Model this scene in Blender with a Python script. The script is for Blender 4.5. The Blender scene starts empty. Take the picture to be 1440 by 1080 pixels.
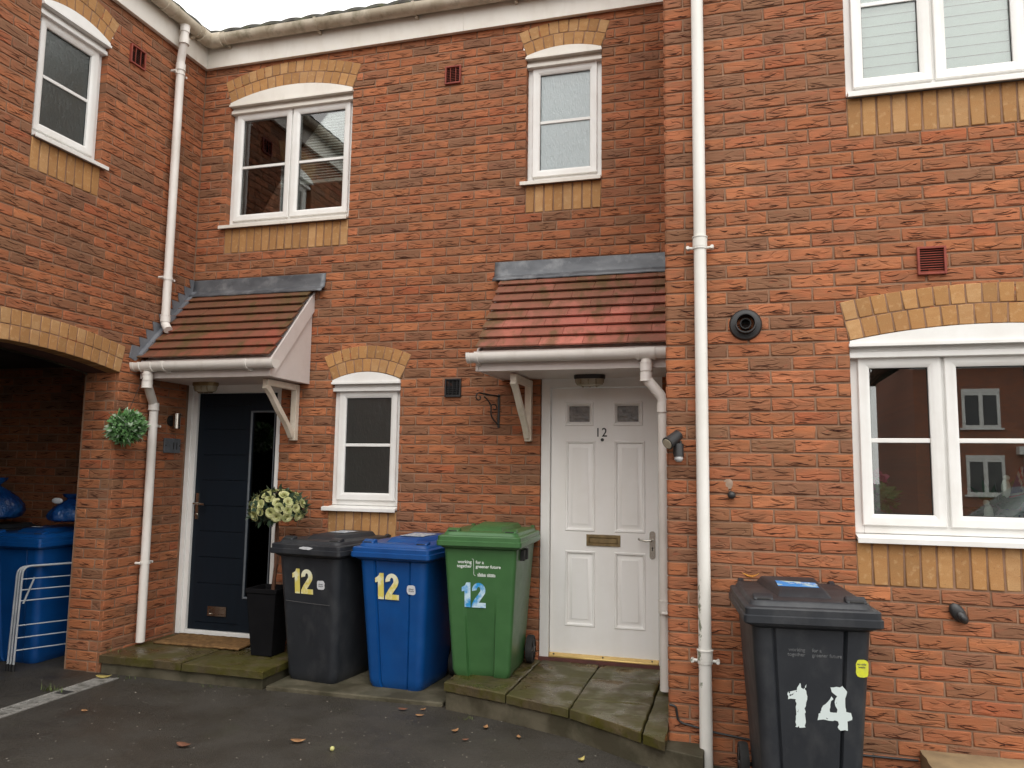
import bpy, bmesh, math, random
from mathutils import Vector, Matrix
random.seed(11)
sc = bpy.context.scene
COL = sc.collection
R = math.radians
G = -0.05          # asphalt level
YR = -1.246        # face of the projecting right-hand house
XR = 4.185         # its corner
TOP = 5.035        # underside of the fascia

# ------------------------------------------------------------------ materials
def new_mat(name):
    m = bpy.data.materials.new(name); m.use_nodes = True
    nt = m.node_tree; nt.nodes.clear()
    out = nt.nodes.new('ShaderNodeOutputMaterial')
    return m, nt, out
def N(nt, t, **kw):
    n = nt.nodes.new(t)
    for k, v in kw.items():
        if k in n.inputs: n.inputs[k].default_value = v
        else: setattr(n, k, v)
    return n
def L(nt, a, b): nt.links.new(a, b)
def rgba(c): return (c[0], c[1], c[2], 1.0)
def coords(nt, kind='Object', scale=(1, 1, 1)):
    tc = N(nt, 'ShaderNodeTexCoord'); mp = N(nt, 'ShaderNodeMapping')
    mp.inputs['Scale'].default_value = scale
    L(nt, tc.outputs[kind], mp.inputs['Vector']); return mp.outputs['Vector']
def noise(nt, vec, scale, detail=4, rough=.55, dist=0):
    n = N(nt, 'ShaderNodeTexNoise'); n.inputs['Scale'].default_value = scale
    n.inputs['Detail'].default_value = detail; n.inputs['Roughness'].default_value = rough
    n.inputs['Distortion'].default_value = dist
    if vec is not None: L(nt, vec, n.inputs['Vector'])
    return n.outputs['Fac']
def ramp(nt, fac, stops):
    r = N(nt, 'ShaderNodeValToRGB'); e = r.color_ramp.elements
    while len(e) < len(stops): e.new(.5)
    for i, (p, c) in enumerate(stops):
        e[i].position = p; e[i].color = rgba(c) if not isinstance(c, (int, float)) else (c, c, c, 1)
    L(nt, fac, r.inputs['Fac']); return r.outputs['Color']
def mix(nt, fac, a, b, mode='MIX'):
    m = N(nt, 'ShaderNodeMix', data_type='RGBA', blend_type=mode)
    for s, i in ((fac, 0), (a, 6), (b, 7)):
        if hasattr(s, 'is_output'): L(nt, s, m.inputs[i])
        else: m.inputs[i].default_value = s if i == 0 else rgba(s)
    return m.outputs[2]
def mth(nt, op, a, b=0.0, clamp=False):
    m = N(nt, 'ShaderNodeMath', operation=op, use_clamp=clamp)
    for s, i in ((a, 0), (b, 1)):
        if hasattr(s, 'is_output'): L(nt, s, m.inputs[i])
        else: m.inputs[i].default_value = s
    return m.outputs[0]
def bump(nt, h, strength=.3, dist=.01, prev=None):
    b = N(nt, 'ShaderNodeBump'); b.inputs['Strength'].default_value = strength
    b.inputs['Distance'].default_value = dist; L(nt, h, b.inputs['Height'])
    if prev is not None: L(nt, prev, b.inputs['Normal'])
    return b.outputs['Normal']
def prin(nt, out, color, rough=.5, normal=None, metal=0, spec=.5, **kw):
    p = N(nt, 'ShaderNodeBsdfPrincipled')
    for s, i in ((color, 'Base Color'), (rough, 'Roughness'), (metal, 'Metallic'), (spec, 'Specular IOR Level')):
        if hasattr(s, 'is_output'): L(nt, s, p.inputs[i])
        else: p.inputs[i].default_value = rgba(s) if i == 'Base Color' else s
    for k, v in kw.items(): p.inputs[k].default_value = v
    if normal is not None: L(nt, normal, p.inputs['Normal'])
    L(nt, p.outputs[0], out.inputs['Surface']); return p
def mk(name, c1, c2=None, scale=6, rough=.5, bs=0, bscale=60, metal=0, spec=.5, lo=.35, hi=.65, bd=.003,
       stretch=(1, 1, 1), rvar=0, dirt=None, dirt_amt=.5, dirt_scale=9, dirt_stretch=(1, 1, 1), **kw):
    m, nt, out = new_mat(name)
    v = coords(nt, 'Object', stretch)
    col = c1
    f = noise(nt, v, scale, 5)
    if c2 is not None: col = ramp(nt, f, [(lo, c1), (hi, c2)])
    if dirt is not None:
        dv = coords(nt, 'Object', dirt_stretch)
        d = ramp(nt, noise(nt, dv, dirt_scale, 7, .65), [(.5, 0.0), (.72, 1.0)])
        col = mix(nt, mth(nt, 'MULTIPLY', d, dirt_amt), col, dirt)
    nrm = None
    if bs: nrm = bump(nt, noise(nt, v, bscale, 5), bs, bd)
    rr = rough
    if rvar: rr = mth(nt, 'ADD', mth(nt, 'MULTIPLY', noise(nt, v, scale * 2.3, 4), rvar), rough - rvar / 2)
    prin(nt, out, col, rr, nrm, metal, spec, **kw)
    return m

def brick_mat(name, creases=True):
    m, nt, out = new_mat(name)
    at = N(nt, 'ShaderNodeAttribute', attribute_name='Col')
    uv = N(nt, 'ShaderNodeUVMap'); uv.uv_map = 'UVMap'
    def mp(s):
        q = N(nt, 'ShaderNodeMapping'); q.inputs['Scale'].default_value = s
        L(nt, uv.outputs['UV'], q.inputs['Vector']); return q.outputs['Vector']
    base = at.outputs['Color']
    # body colour drifts along a brick: burnt brown patches over orange clay
    drift = ramp(nt, noise(nt, mp((6, 18, 1)), 1.0, 2.5), [(.40, 0.0), (.62, 1.0)])
    if creases:
        base = mix(nt, mth(nt, 'MULTIPLY', drift, .55), base, (.205, .096, .050))
        red = ramp(nt, noise(nt, mp((12, 30, 1)), 1.3, 3), [(.58, 0.0), (.7, 1.0)])
        base = mix(nt, mth(nt, 'MULTIPLY', red, .25), base, (.38, .075, .036))
    else:
        base = mix(nt, mth(nt, 'MULTIPLY', drift, .4), base, (.36, .17, .06))
        pale = ramp(nt, noise(nt, mp((30, 30, 1)), 1.0, 4), [(.55, 0.0), (.75, 1.0)])
        base = mix(nt, mth(nt, 'MULTIPLY', pale, .4), base, (.62, .43, .23))
    grain = noise(nt, mp((260, 260, 1)), 1.0, 4, .7)
    base = mix(nt, .5, base, ramp(nt, grain, [(.25, .25), (.75, .8)]), 'OVERLAY')
    # weather stains over many bricks, wall coordinates
    ov = coords(nt, 'Object', (1, 1, .6))
    st = ramp(nt, noise(nt, ov, 1.1, 5, .6), [(.4, 0.0), (.75, 1.0)])
    base = mix(nt, mth(nt, 'MULTIPLY', st, .16 if creases else .1), base, (.10, .06, .045))
    h = mth(nt, 'MULTIPLY', grain, .25)
    if creases:
        cr = None
        for (sx, sz, wdt, mo) in ((5.2, 21, .020, (1, 1)), (8, 33, .016, (3.3, 8.1))):
            q = N(nt, 'ShaderNodeMapping'); q.inputs['Scale'].default_value = (sx, sz, 1); q.inputs['Location'].default_value = (mo[0], mo[1], 0)
            L(nt, uv.outputs['UV'], q.inputs['Vector'])
            n1 = noise(nt, q.outputs['Vector'], 1.0, .6, .4, .25)
            line = mth(nt, 'ABSOLUTE', mth(nt, 'SUBTRACT', n1, .5))
            c = ramp(nt, line, [(0.0, 1.0), (wdt, .75), (wdt * 2.0, 0.0)])
            q2 = N(nt, 'ShaderNodeMapping'); q2.inputs['Scale'].default_value = (7, 17, 1); q2.inputs['Location'].default_value = (mo[1], mo[0], 0)
            L(nt, uv.outputs['UV'], q2.inputs['Vector'])
            mask = ramp(nt, noise(nt, q2.outputs['Vector'], 1.0, 1), [(.46, 0.0), (.56, 1.0)])
            c = mth(nt, 'MULTIPLY', c, mask)
            cr = c if cr is None else mth(nt, 'MAXIMUM', cr, c)
        base = mix(nt, mth(nt, 'MULTIPLY', cr, .18), base, (.075, .032, .02))
        h = mth(nt, 'SUBTRACT', h, mth(nt, 'MULTIPLY', cr, 1.6))
        fold = noise(nt, mp((9, 42, 1)), 1.0, 2, .5, .5)
        h = mth(nt, 'ADD', h, mth(nt, 'MULTIPLY', fold, 1.6))
    else:
        pit = ramp(nt, noise(nt, mp((90, 90, 1)), 1.0, 3), [(.66, 0.0), (.72, 1.0)])
        base = mix(nt, mth(nt, 'MULTIPLY', pit, .6), base, (.12, .06, .03))
        h = mth(nt, 'SUBTRACT', h, mth(nt, 'MULTIPLY', pit, .8))
    nrm = bump(nt, h, .55, .004)
    prin(nt, out, base, .82, nrm, 0, .3)
    return m

BRICK = brick_mat('red_creased_brick'); BUFF = brick_mat('buff_brick', False)
MORTAR = mk('mortar', (.31, .185, .12), (.225, .135, .088), 9, .95, .5, 160, spec=.2, dirt=(.10, .07, .055), dirt_amt=.55, dirt_scale=3)
UPVC = mk('white_upvc', (.80, .80, .78), (.75, .74, .71), 5, .28, .04, 40, dirt=(.45, .40, .33), dirt_amt=.16, dirt_scale=6, dirt_stretch=(1, 1, .5))
UPVC_OLD = mk('aged_upvc', (.76, .73, .67), (.71, .67, .60), 4, .38, .05, 40, dirt=(.40, .33, .25), dirt_amt=.2, dirt_scale=8, dirt_stretch=(1, 1, .35))
PAINT = mk('cream_paint', (.78, .72, .62), (.7, .62, .5), 5, .45, .1, 50, dirt=(.4, .3, .2), dirt_amt=.3, dirt_scale=14)
PANEL = mk('pinkish_board', (.72, .66, .63), (.66, .60, .57), 3, .45, .03, 40, dirt=(.45, .38, .33), dirt_amt=.2)
PIPE = mk('pipe_upvc', (.78, .75, .71), (.71, .67, .62), 3, .32, .03, 40, dirt=(.33, .29, .21), dirt_amt=.25, dirt_scale=10, dirt_stretch=(1, 1, .25))
GUTTER = mk('weathered_gutter', (.55, .49, .39), (.40, .34, .25), 5, .55, .15, 60, dirt=(.13, .115, .055), dirt_amt=.8, dirt_scale=8, lo=.4, hi=.6)
LEAD = mk('lead', (.13, .138, .150), (.07, .075, .085), 6, .5, .2, 25, metal=.35, dirt=(.34, .35, .36), dirt_amt=.5, dirt_scale=7, stretch=(.6, 1, 1.5))
LEADPALE = mk('lead_grey', (.20, .21, .23), (.14, .15, .17), 8, .55, .15, 25, metal=.2)
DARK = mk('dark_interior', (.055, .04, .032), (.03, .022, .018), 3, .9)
SOFTWALL = mk('room_wall', (.22, .19, .16), (.19, .16, .14), 2, .9)
BLACKP = mk('black_plastic', (.016, .016, .017), (.024, .024, .025), 8, .42, .1, 90)
RUBBER = mk('rubber', (.014, .014, .014), (.024, .024, .023), 20, .8, .2, 120)
TERRA = mk('terracotta', (.28, .055, .032), (.21, .04, .026), 10, .7, .2, 90)
BRASS = mk('polished_brass', (.78, .56, .22), (.68, .47, .17), 9, .24, .05, 40, metal=.55)
OLDBRASS = mk('antique_brass', (.30, .22, .11), (.2, .15, .08), 20, .42, .1, 60, metal=.8)
CHROME = mk('brushed_steel', (.52, .49, .44), (.42, .40, .36), 20, .25, metal=1.0)
WHITEMETAL = mk('white_coated_wire', (.45, .47, .49), (.36, .38, .40), 10, .35)
NAVY = mk('navy_door', (.005, .010, .0165), (.004, .008, .0135), 4, .5, .12, 150, spec=.25, stretch=(6, 1, .6))
DOORWHITE = mk('white_door_skin', (.86, .85, .83), (.84, .83, .80), 3, .34, .05, 120, stretch=(5, 1, .5), dirt=(.55, .5, .45), dirt_amt=.12, dirt_scale=4)
IRON = mk('black_iron', (.012, .012, .012), (.02, .018, .016), 30, .5, .2, 80)
COIR = mk('coir', (.26, .15, .065), (.15, .085, .038), 30, .95, .9, 240, spec=.1, bd=.006, dirt=(.05, .035, .02), dirt_amt=.6, dirt_scale=5)
CONC = mk('concrete_base', (.105, .092, .06), (.045, .038, .02), 4, .8, .5, 45, bd=.006, dirt=(.024, .026, .009), dirt_amt=.95, dirt_scale=2.6, lo=.4, hi=.58)
SLATEGREY = mk('slate_plaque', (.115, .125, .14), (.085, .09, .10), 30, .45, .15, 90)
STONE14 = mk('sandstone_step', (.36, .26, .14), (.25, .18, .10), 6, .85, .4, 60, dirt=(.09, .08, .04), dirt_amt=.6, dirt_scale=4)
BLINDW = mk('blind_white', (.74, .74, .71), (.7, .7, .67), 3, .6)
SHUTTER = mk('shutter_white', (.88, .96, .92), (.87, .95, .91), 3, .45)
CURTAIN = mk('curtain', (.74, .75, .62), (.66, .67, .54), 4, .85, stretch=(14, 1, 1))
GREYP = lambda n: mk(n, (.024, .027, .032), (.018, .0205, .025), 5, .45, .35, 260, spec=.38, dirt=(.12, .12, .12), dirt_amt=.2, dirt_scale=7, dirt_stretch=(1, 1, .6), rvar=.2, bd=.001)
BIN_GREY = GREYP('charcoal_bin_plastic')
BIN_BLUE = mk('blue_bin_plastic', (.003, .066, .25), (.003, .052, .205), 5, .36, .3, 260, dirt=(.02, .085, .23), dirt_amt=.25, dirt_scale=7, rvar=.2, bd=.001)
BIN_GREEN = mk('green_bin_plastic', (.048, .138, .045), (.040, .118, .039), 5, .36, .3, 260, dirt=(.07, .165, .065), dirt_amt=.3, dirt_scale=7, rvar=.2, bd=.001)
BAG = mk('blue_polythene', (.004, .035, .15), (.015, .09, .27), 9, .22, .9, 22, lo=.45, hi=.7, bd=.02)
LEAFG = mk('topiary_leaf', (.07, .20, .05), (.20, .36, .15), 25, .5)
LEAFTIP = mk('topiary_tip', (.46, .55, .42), (.3, .42, .28), 40, .55)
LEAFDARK = mk('dark_leaf', (.022, .045, .03), (.05, .085, .045), 25, .5)
PETAL = mk('cream_petal', (.52, .51, .26), (.33, .36, .13), 30, .6)
PETALCORE = mk('petal_core', (.50, .50, .20), (.44, .42, .14), 30, .7)
STEM = mk('stem_bark', (.12, .055, .03), (.07, .035, .02), 20, .9, .4, 60)
PINK = mk('pink_petal', (.45, .04, .16), (.5, .12, .2), 20, .6)
WHITEPETAL = mk('white_petal', (.72, .72, .66), (.6, .62, .55), 20, .6)
STICKW = mk('white_label', (.62, .64, .66), (.55, .57, .6), 60, .5)
STICKLID = mk('lid_label', (.6, .62, .62), (.2, .27, .36), 45, .45, lo=.4, hi=.6)
PRINTW = mk('white_print', (.70, .76, .72), None, 5, .6)
PRINTG = mk('worn_print', (.15, .155, .16), (.06, .063, .068), 60, .6)
DIGY = mk('yellow_digit', (.70, .60, .14), (.80, .80, .60), 11, .35, lo=.48, hi=.62)
DIGB = mk('blue_cloud_digit', (.03, .30, .66), (.55, .72, .82), 17, .35, lo=.42, hi=.6)
YLAB = mk('yellow_label', (.66, .68, .04), (.58, .6, .06), 50, .45)
NUM = mk('black_number', (.012, .011, .010), None, 5, .4)

def torn_mat():
    m, nt, out = new_mat('torn_white_sticker')
    v = coords(nt, 'Object', (1, 1, .8))
    p = N(nt, 'ShaderNodeBsdfPrincipled'); p.inputs['Base Color'].default_value = (.62, .70, .69, 1); p.inputs['Roughness'].default_value = .5
    t = N(nt, 'ShaderNodeBsdfTransparent'); ms = N(nt, 'ShaderNodeMixShader')
    f = ramp(nt, noise(nt, v, 26, 3, .6, .8), [(.66, 0.0), (.675, 1.0)])
    L(nt, f, ms.inputs[0]); L(nt, p.outputs[0], ms.inputs[1]); L(nt, t.outputs[0], ms.inputs[2]); L(nt, ms.outputs[0], out.inputs['Surface'])
    return m
TORN = torn_mat()

def glass_mat(name, tint=(.75, .8, .78), rough=0.0, frost=False, base=.035, dmix=.25, dk=.10, bs=.9):
    m, nt, out = new_mat(name)
    fr = N(nt, 'ShaderNodeFresnel'); fr.inputs['IOR'].default_value = 1.62
    gl = N(nt, 'ShaderNodeBsdfGlossy'); gl.inputs['Roughness'].default_value = rough
    tr = N(nt, 'ShaderNodeBsdfTransparent'); tr.inputs['Color'].default_value = rgba(tint)
    second = tr.outputs[0]
    if frost:
        v = coords(nt, 'Object', (1, 1, .32))
        nb = bump(nt, noise(nt, v, 58, 3, .6, 1.2), bs, .01)
        L(nt, nb, gl.inputs['Normal']); L(nt, nb, fr.inputs['Normal'])
        tl = N(nt, 'ShaderNodeBsdfTranslucent'); tl.inputs['Color'].default_value = rgba(tint); L(nt, nb, tl.inputs['Normal'])
        df = N(nt, 'ShaderNodeBsdfDiffuse'); df.inputs['Color'].default_value = rgba([c * dk for c in tint]); L(nt, nb, df.inputs['Normal'])
        m1 = N(nt, 'ShaderNodeMixShader'); m1.inputs[0].default_value = .35
        L(nt, tr.outputs[0], m1.inputs[1]); L(nt, tl.outputs[0], m1.inputs[2])
        m2 = N(nt, 'ShaderNodeMixShader'); m2.inputs[0].default_value = dmix
        L(nt, m1.outputs[0], m2.inputs[1]); L(nt, df.outputs[0], m2.inputs[2]); second = m2.outputs[0]
    mx = N(nt, 'ShaderNodeMixShader')
    L(nt, mth(nt, 'ADD', fr.outputs[0], base, True), mx.inputs[0]); L(nt, second, mx.inputs[1]); L(nt, gl.outputs[0], mx.inputs[2])
    L(nt, mx.outputs[0], out.inputs['Surface']); return m
GLASS = glass_mat('window_glass', (.90, .94, .92), base=.09)
FROST = glass_mat('frosted_glass', (.55, .62, .60), .2, True, .02, .25, .12, .5)
FROSTD = glass_mat('dark_frosted_glass', (.50, .55, .53), .25, True, .02, .16, .14, .4)
FROSTW = glass_mat('frosted_bathroom_glass', (.80, .93, .96), .22, True, .06, .6, .62, .6)
LENS = glass_mat('lamp_lens', (.5, .45, .36), .2, True)

def tile_mat():
    m, nt, out = new_mat('plain_roof_tile')
    at = N(nt, 'ShaderNodeAttribute', attribute_name='Col')
    v = coords(nt, 'Object'); v2 = coords(nt, 'Object', (2.2, 1, .9))
    c = at.outputs['Color']
    wash = ramp(nt, noise(nt, coords(nt, 'Object', (1.25, .8, .5)), 1.9, 6, .62), [(.38, 0.0), (.54, 1.0)])
    c = mix(nt, mth(nt, 'MULTIPLY', wash, .68), c, (.125, .062, .032))
    moss = ramp(nt, noise(nt, v2, 3.4, 7, .7), [(.49, 0.0), (.62, 1.0)])
    c = mix(nt, mth(nt, 'MULTIPLY', moss, .65), c, (.075, .06, .016))
    blk = ramp(nt, noise(nt, coords(nt, 'Object', (1.3, 1, .8)), 5.3, 8, .75), [(.60, 0.0), (.74, 1.0)])
    c = mix(nt, mth(nt, 'MULTIPLY', blk, .7), c, (.03, .027, .018))
    h = noise(nt, v, 120, 4, .7)
    prin(nt, out, c, .6, bump(nt, h, .35, .004), 0, .4); return m
TILE = tile_mat()
ROOFTILE = mk('main_roof_tile', (.055, .05, .045), (.10, .10, .085), 9, .85, .4, 60, dirt=(.10, .11, .03), dirt_amt=.7, dirt_scale=10)

def flag_mat():
    m, nt, out = new_mat('riven_flagstone')
    v = coords(nt, 'Object')
    at = N(nt, 'ShaderNodeAttribute', attribute_name='Col')
    c = mix(nt, .75, at.outputs['Color'], ramp(nt, noise(nt, v, 7, 6, .65), [(.3, (.038, .029, .015)), (.7, (.115, .09, .050))]))
    riv = noise(nt, coords(nt, 'Object', (1, 2.2, 1)), 3.2, 7, .62, 1.4)
    vein = ramp(nt, mth(nt, 'ABSOLUTE', mth(nt, 'SUBTRACT', riv, .5)), [(0.0, 1.0), (.03, 0.0)])
    c = mix(nt, mth(nt, 'MULTIPLY', vein, .35), c, (.05, .042, .03))
    moss = ramp(nt, noise(nt, v, 4.2, 8, .72), [(.42, 0.0), (.56, 1.0)])
    c = mix(nt, mth(nt, 'MULTIPLY', moss, .85), c, (.056, .052, .008))
    h = mth(nt, 'ADD', mth(nt, 'MULTIPLY', riv, 1.0), mth(nt, 'MULTIPLY', noise(nt, v, 70, 4), .12))
    ro = ramp(nt, noise(nt, v, 5, 3), [(.40, .16), (.58, .6)])
    prin(nt, out, c, ro, bump(nt, h, .5, .02), 0, .5); return m
FLAG = flag_mat()

def asphalt():
    m, nt, out = new_mat('wet_asphalt')
    v = coords(nt, 'Object')
    n1 = noise(nt, v, 1.1, 5, .6)
    c = ramp(nt, n1, [(.35, (.032, .0285, .0230)), (.65, (.052, .0465, .038))])
    vo = N(nt, 'ShaderNodeTexVoronoi'); vo.inputs['Scale'].default_value = 95; L(nt, v, vo.inputs['Vector'])
    spk = mth(nt, 'LESS_THAN', vo.outputs['Distance'], .42)
    wn = N(nt, 'ShaderNodeSeparateColor'); L(nt, vo.outputs['Color'], wn.inputs[0])
    sel = mth(nt, 'GREATER_THAN', wn.outputs[0], .80)
    c = mix(nt, mth(nt, 'MULTIPLY', mth(nt, 'MULTIPLY', spk, sel), .45), c, (.085, .075, .06))
    sel2 = mth(nt, 'GREATER_THAN', wn.outputs[1], .9975)
    c = mix(nt, mth(nt, 'MULTIPLY', mth(nt, 'MULTIPLY', spk, sel2), .8), c, (.5, .46, .4))
    moss = ramp(nt, noise(nt, v, 2.3, 6, .7), [(.58, 0.0), (.72, 1.0)])
    c = mix(nt, mth(nt, 'MULTIPLY', moss, .35), c, (.035, .038, .016))
    vo2 = N(nt, 'ShaderNodeTexVoronoi'); vo2.inputs['Scale'].default_value = 140; L(nt, v, vo2.inputs['Vector'])
    h = mth(nt, 'ADD', mth(nt, 'MULTIPLY', vo2.outputs['Distance'], -1.0), mth(nt, 'MULTIPLY', noise(nt, v, 30, 4), .5))
    ro = ramp(nt, noise(nt, v, 3.1, 4), [(.4, .42), (.62, .75)])
    prin(nt, out, c, ro, bump(nt, h, .7, .006), 0, .45); return m
ASPH = asphalt()

def mosspipe():
    m, nt, out = new_mat('mossy_pipe_upvc')
    v = coords(nt, 'Object')
    sx = N(nt, 'ShaderNodeSeparateXYZ'); tc = N(nt, 'ShaderNodeTexCoord'); L(nt, tc.outputs['Object'], sx.inputs[0])
    c = ramp(nt, noise(nt, v, 3, 4), [(.35, (.78, .77, .73)), (.65, (.70, .69, .64))])
    lo = N(nt, 'ShaderNodeMapRange'); L(nt, sx.outputs['Z'], lo.inputs['Value'])
    lo.inputs['From Min'].default_value = 1.5; lo.inputs['From Max'].default_value = .75
    hi = N(nt, 'ShaderNodeMapRange'); L(nt, sx.outputs['Z'], hi.inputs['Value'])
    hi.inputs['From Min'].default_value = .3; hi.inputs['From Max'].default_value = .55
    band = mth(nt, 'MULTIPLY', lo.outputs[0], hi.outputs[0])
    n = noise(nt, coords(nt, 'Object', (1, 1, .55)), 42, 6, .7)
    side = N(nt, 'ShaderNodeMapRange'); L(nt, sx.outputs['X'], side.inputs['Value']); side.inputs['From Min'].default_value = .202; side.inputs['From Max'].default_value = .172
    n = mth(nt, 'ADD', n, mth(nt, 'MULTIPLY', mth(nt, 'MULTIPLY', band, side.outputs[0]), .17))
    sp = ramp(nt, n, [(.68, 0.0), (.72, 1.0)])
    spk = ramp(nt, noise(nt, v, 130, 3), [(.70, 0.0), (.74, 1.0)])
    c = mix(nt, mth(nt, 'MULTIPLY', mth(nt, 'MAXIMUM', sp, mth(nt, 'MULTIPLY', spk, .5)), .8), c, (.07, .10, .035))
    prin(nt, out, c, .35); return m
MOSSPIPE = mosspipe()

# ------------------------------------------------------------------ mesh builder
ORG = {}
class MB:
    def __init__(s, P=None): s.v = []; s.f = []; s.mi = []; s.sm = []; s.uv = []; s.col = []; s.P = P or (lambda a, d, z: (a, d, z))
    def vert(s, a, d, z): s.v.append(s.P(a, d, z)); return len(s.v) - 1
    def face(s, idx, mi=0, smooth=False, uv=None, col=None):
        s.f.append(tuple(idx)); s.mi.append(mi); s.sm.append(smooth); s.uv.append(uv); s.col.append(col)
    def box(s, a0, a1, d0, d1, z0, z1, mi=0, col=None):
        i = [s.vert(a, d, z) for z in (z0, z1) for d in (d0, d1) for a in (a0, a1)]
        for q in ((0, 1, 3, 2), (4, 6, 7, 5), (0, 4, 5, 1), (2, 3, 7, 6), (0, 2, 6, 4), (1, 5, 7, 3)):
            s.face([i[k] for k in q], mi, col=col)
    def quad(s, pts, mi=0, col=None, smooth=False):
        s.face([s.vert(*p) for p in pts], mi, smooth, col=col)
    def prism(s, poly, x0, x1, ax, mi=0, col=None):
        def mkp(p, t): return {'x': (t, p[0], p[1]), 'y': (p[0], t, p[1]), 'z': (p[0], p[1], t)}[ax]
        n = len(poly); A = [s.vert(*mkp(p, x0)) for p in poly]; B = [s.vert(*mkp(p, x1)) for p in poly]
        s.face(A[::-1], mi, col=col); s.face(B, mi, col=col)
        for k in range(n): s.face([A[k], A[(k + 1) % n], B[(k + 1) % n], B[k]], mi, col=col)
    def loft(s, rings, mi=0, cap0=True, cap1=True, smooth=True):
        ids = [[s.vert(*p) for p in r] for r in rings]; n = len(ids[0])
        for r in range(len(ids) - 1):
            for k in range(n): s.face([ids[r][k], ids[r][(k + 1) % n], ids[r + 1][(k + 1) % n], ids[r + 1][k]], mi, smooth)
        if cap0: s.face(ids[0][::-1], mi)
        if cap1: s.face(ids[-1], mi)
    def tube(s, path, r, seg=16, mi=0, cap=True, closed=False):
        path = [Vector(p) for p in path]; rr = r if isinstance(r, (list, tuple)) else [r] * len(path)
        rings = []; up = None
        for i, p in enumerate(path):
            t = (path[min(i + 1, len(path) - 1)] - path[max(i - 1, 0)]).normalized()
            if up is None: up = Vector((0, 0, 1)) if abs(t.z) < .9 else Vector((1, 0, 0))
            u = (up - t * up.dot(t)).normalized(); up = u; w = t.cross(u)
            rings.append([tuple(p + (u * math.cos(2 * math.pi * k / seg) + w * math.sin(2 * math.pi * k / seg)) * rr[i]) for k in range(seg)])
        s.loft(rings, mi, cap, cap)
    def ball(s, c, r, seg=16, rings=10, mi=0, sc=(1, 1, 1)):
        rs = []
        for i in range(1, rings):
            a = math.pi * i / rings
            rs.append([(c[0] + sc[0] * r * math.sin(a) * math.cos(2 * math.pi * k / seg), c[1] + sc[1] * r * math.sin(a) * math.sin(2 * math.pi * k / seg), c[2] + sc[2] * r * math.cos(a)) for k in range(seg)])
        s.loft(rs, mi)
    def build(s, name, mat, parent=None, bevel=0, seg=2, fix=True):
        org = ORG.get(parent.name, Vector((0, 0, 0))) if parent else Vector((0, 0, 0))
        me = bpy.data.meshes.new(name)
        me.from_pydata([tuple(Vector(v) - org) for v in s.v], [], s.f)
        for m in (mat if isinstance(mat, (list, tuple)) else [mat]): me.materials.append(m)
        me.polygons.foreach_set('material_index', s.mi); me.polygons.foreach_set('use_smooth', s.sm)
        if any(u is not None for u in s.uv):
            ul = me.uv_layers.new(name='UVMap')
            for p, u in zip(me.polygons, s.uv):
                if u is not None:
                    for li, q in zip(p.loop_indices, u): ul.data[li].uv = q
        if any(c is not None for c in s.col):
            ca = me.color_attributes.new('Col', 'FLOAT_COLOR', 'CORNER')
            for p, c in zip(me.polygons, s.col):
                if c is not None:
                    for li in p.loop_indices: ca.data[li].color = (c[0], c[1], c[2], 1)
        if fix:
            bm = bmesh.new(); bm.from_mesh(me); bmesh.ops.recalc_face_normals(bm, faces=bm.faces); bm.to_mesh(me); bm.free()
        if fix: me.set_sharp_from_angle(angle=R(38))
        me.update()
        o = bpy.data.objects.new(name, me); COL.objects.link(o)
        if parent:
            o.parent = parent; ORG[o.name] = org
        if bevel:
            b = o.modifiers.new('bevel', 'BEVEL'); b.width = bevel; b.segments = seg; b.limit_method = 'ANGLE'; b.angle_limit = R(40)
            b.harden_normals = False
        return o
def thing(name, loc, label, cat, group=None, rz=None):
    o = bpy.data.objects.new(name, None); COL.objects.link(o); o.location = loc; o.rotation_euler = (0, 0, rz or 0); o.empty_display_size = .1
    o['label'] = label; o['category'] = cat
    if group: o['group'] = group
    ORG[o.name] = Vector(loc) if rz is None else Vector((0, 0, 0))
    return o
def tag(o, label=None, cat=None, group=None, kind=None):
    if label: o['label'] = label
    if cat: o['category'] = cat
    if group: o['group'] = group
    if kind: o['kind'] = kind
    return o
def text_mesh(body, size, ext=.0006, offset=0.0, align='CENTER', spacing=1.0):
    cu = bpy.data.curves.new('lettering', 'FONT'); cu.body = body; cu.size = size; cu.extrude = ext; cu.offset = offset
    cu.align_x = align; cu.space_character = spacing; cu.space_line = .95
    ob = bpy.data.objects.new('lettering', cu); COL.objects.link(ob)
    bpy.context.view_layer.update()
    me = bpy.data.meshes.new_from_object(ob.evaluated_get(bpy.context.evaluated_depsgraph_get()))
    bpy.data.objects.remove(ob); bpy.data.curves.remove(cu); return me
def text(name, body, size, mat, parent, M, offset=0.0, sx=1.0, align='CENTER', ext=.0006, spacing=1.0):
    me = text_mesh(body, size, ext, offset, align, spacing); me.name = name
    me.transform(Matrix.Translation(-ORG.get(parent.name, Vector())) @ M @ Matrix.Diagonal((sx, 1, 1, 1))); me.materials.clear(); me.materials.append(mat)
    o = bpy.data.objects.new(name, me); COL.objects.link(o); o.parent = parent; ORG[o.name] = ORG.get(parent.name, Vector())
    return o
def frame_M(origin, xdir, up):
    x = Vector(xdir).normalized(); y = Vector(up).normalized(); z = x.cross(y)
    m = Matrix((x, y, z)).transposed().to_4x4(); m.translation = Vector(origin); return m

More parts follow.
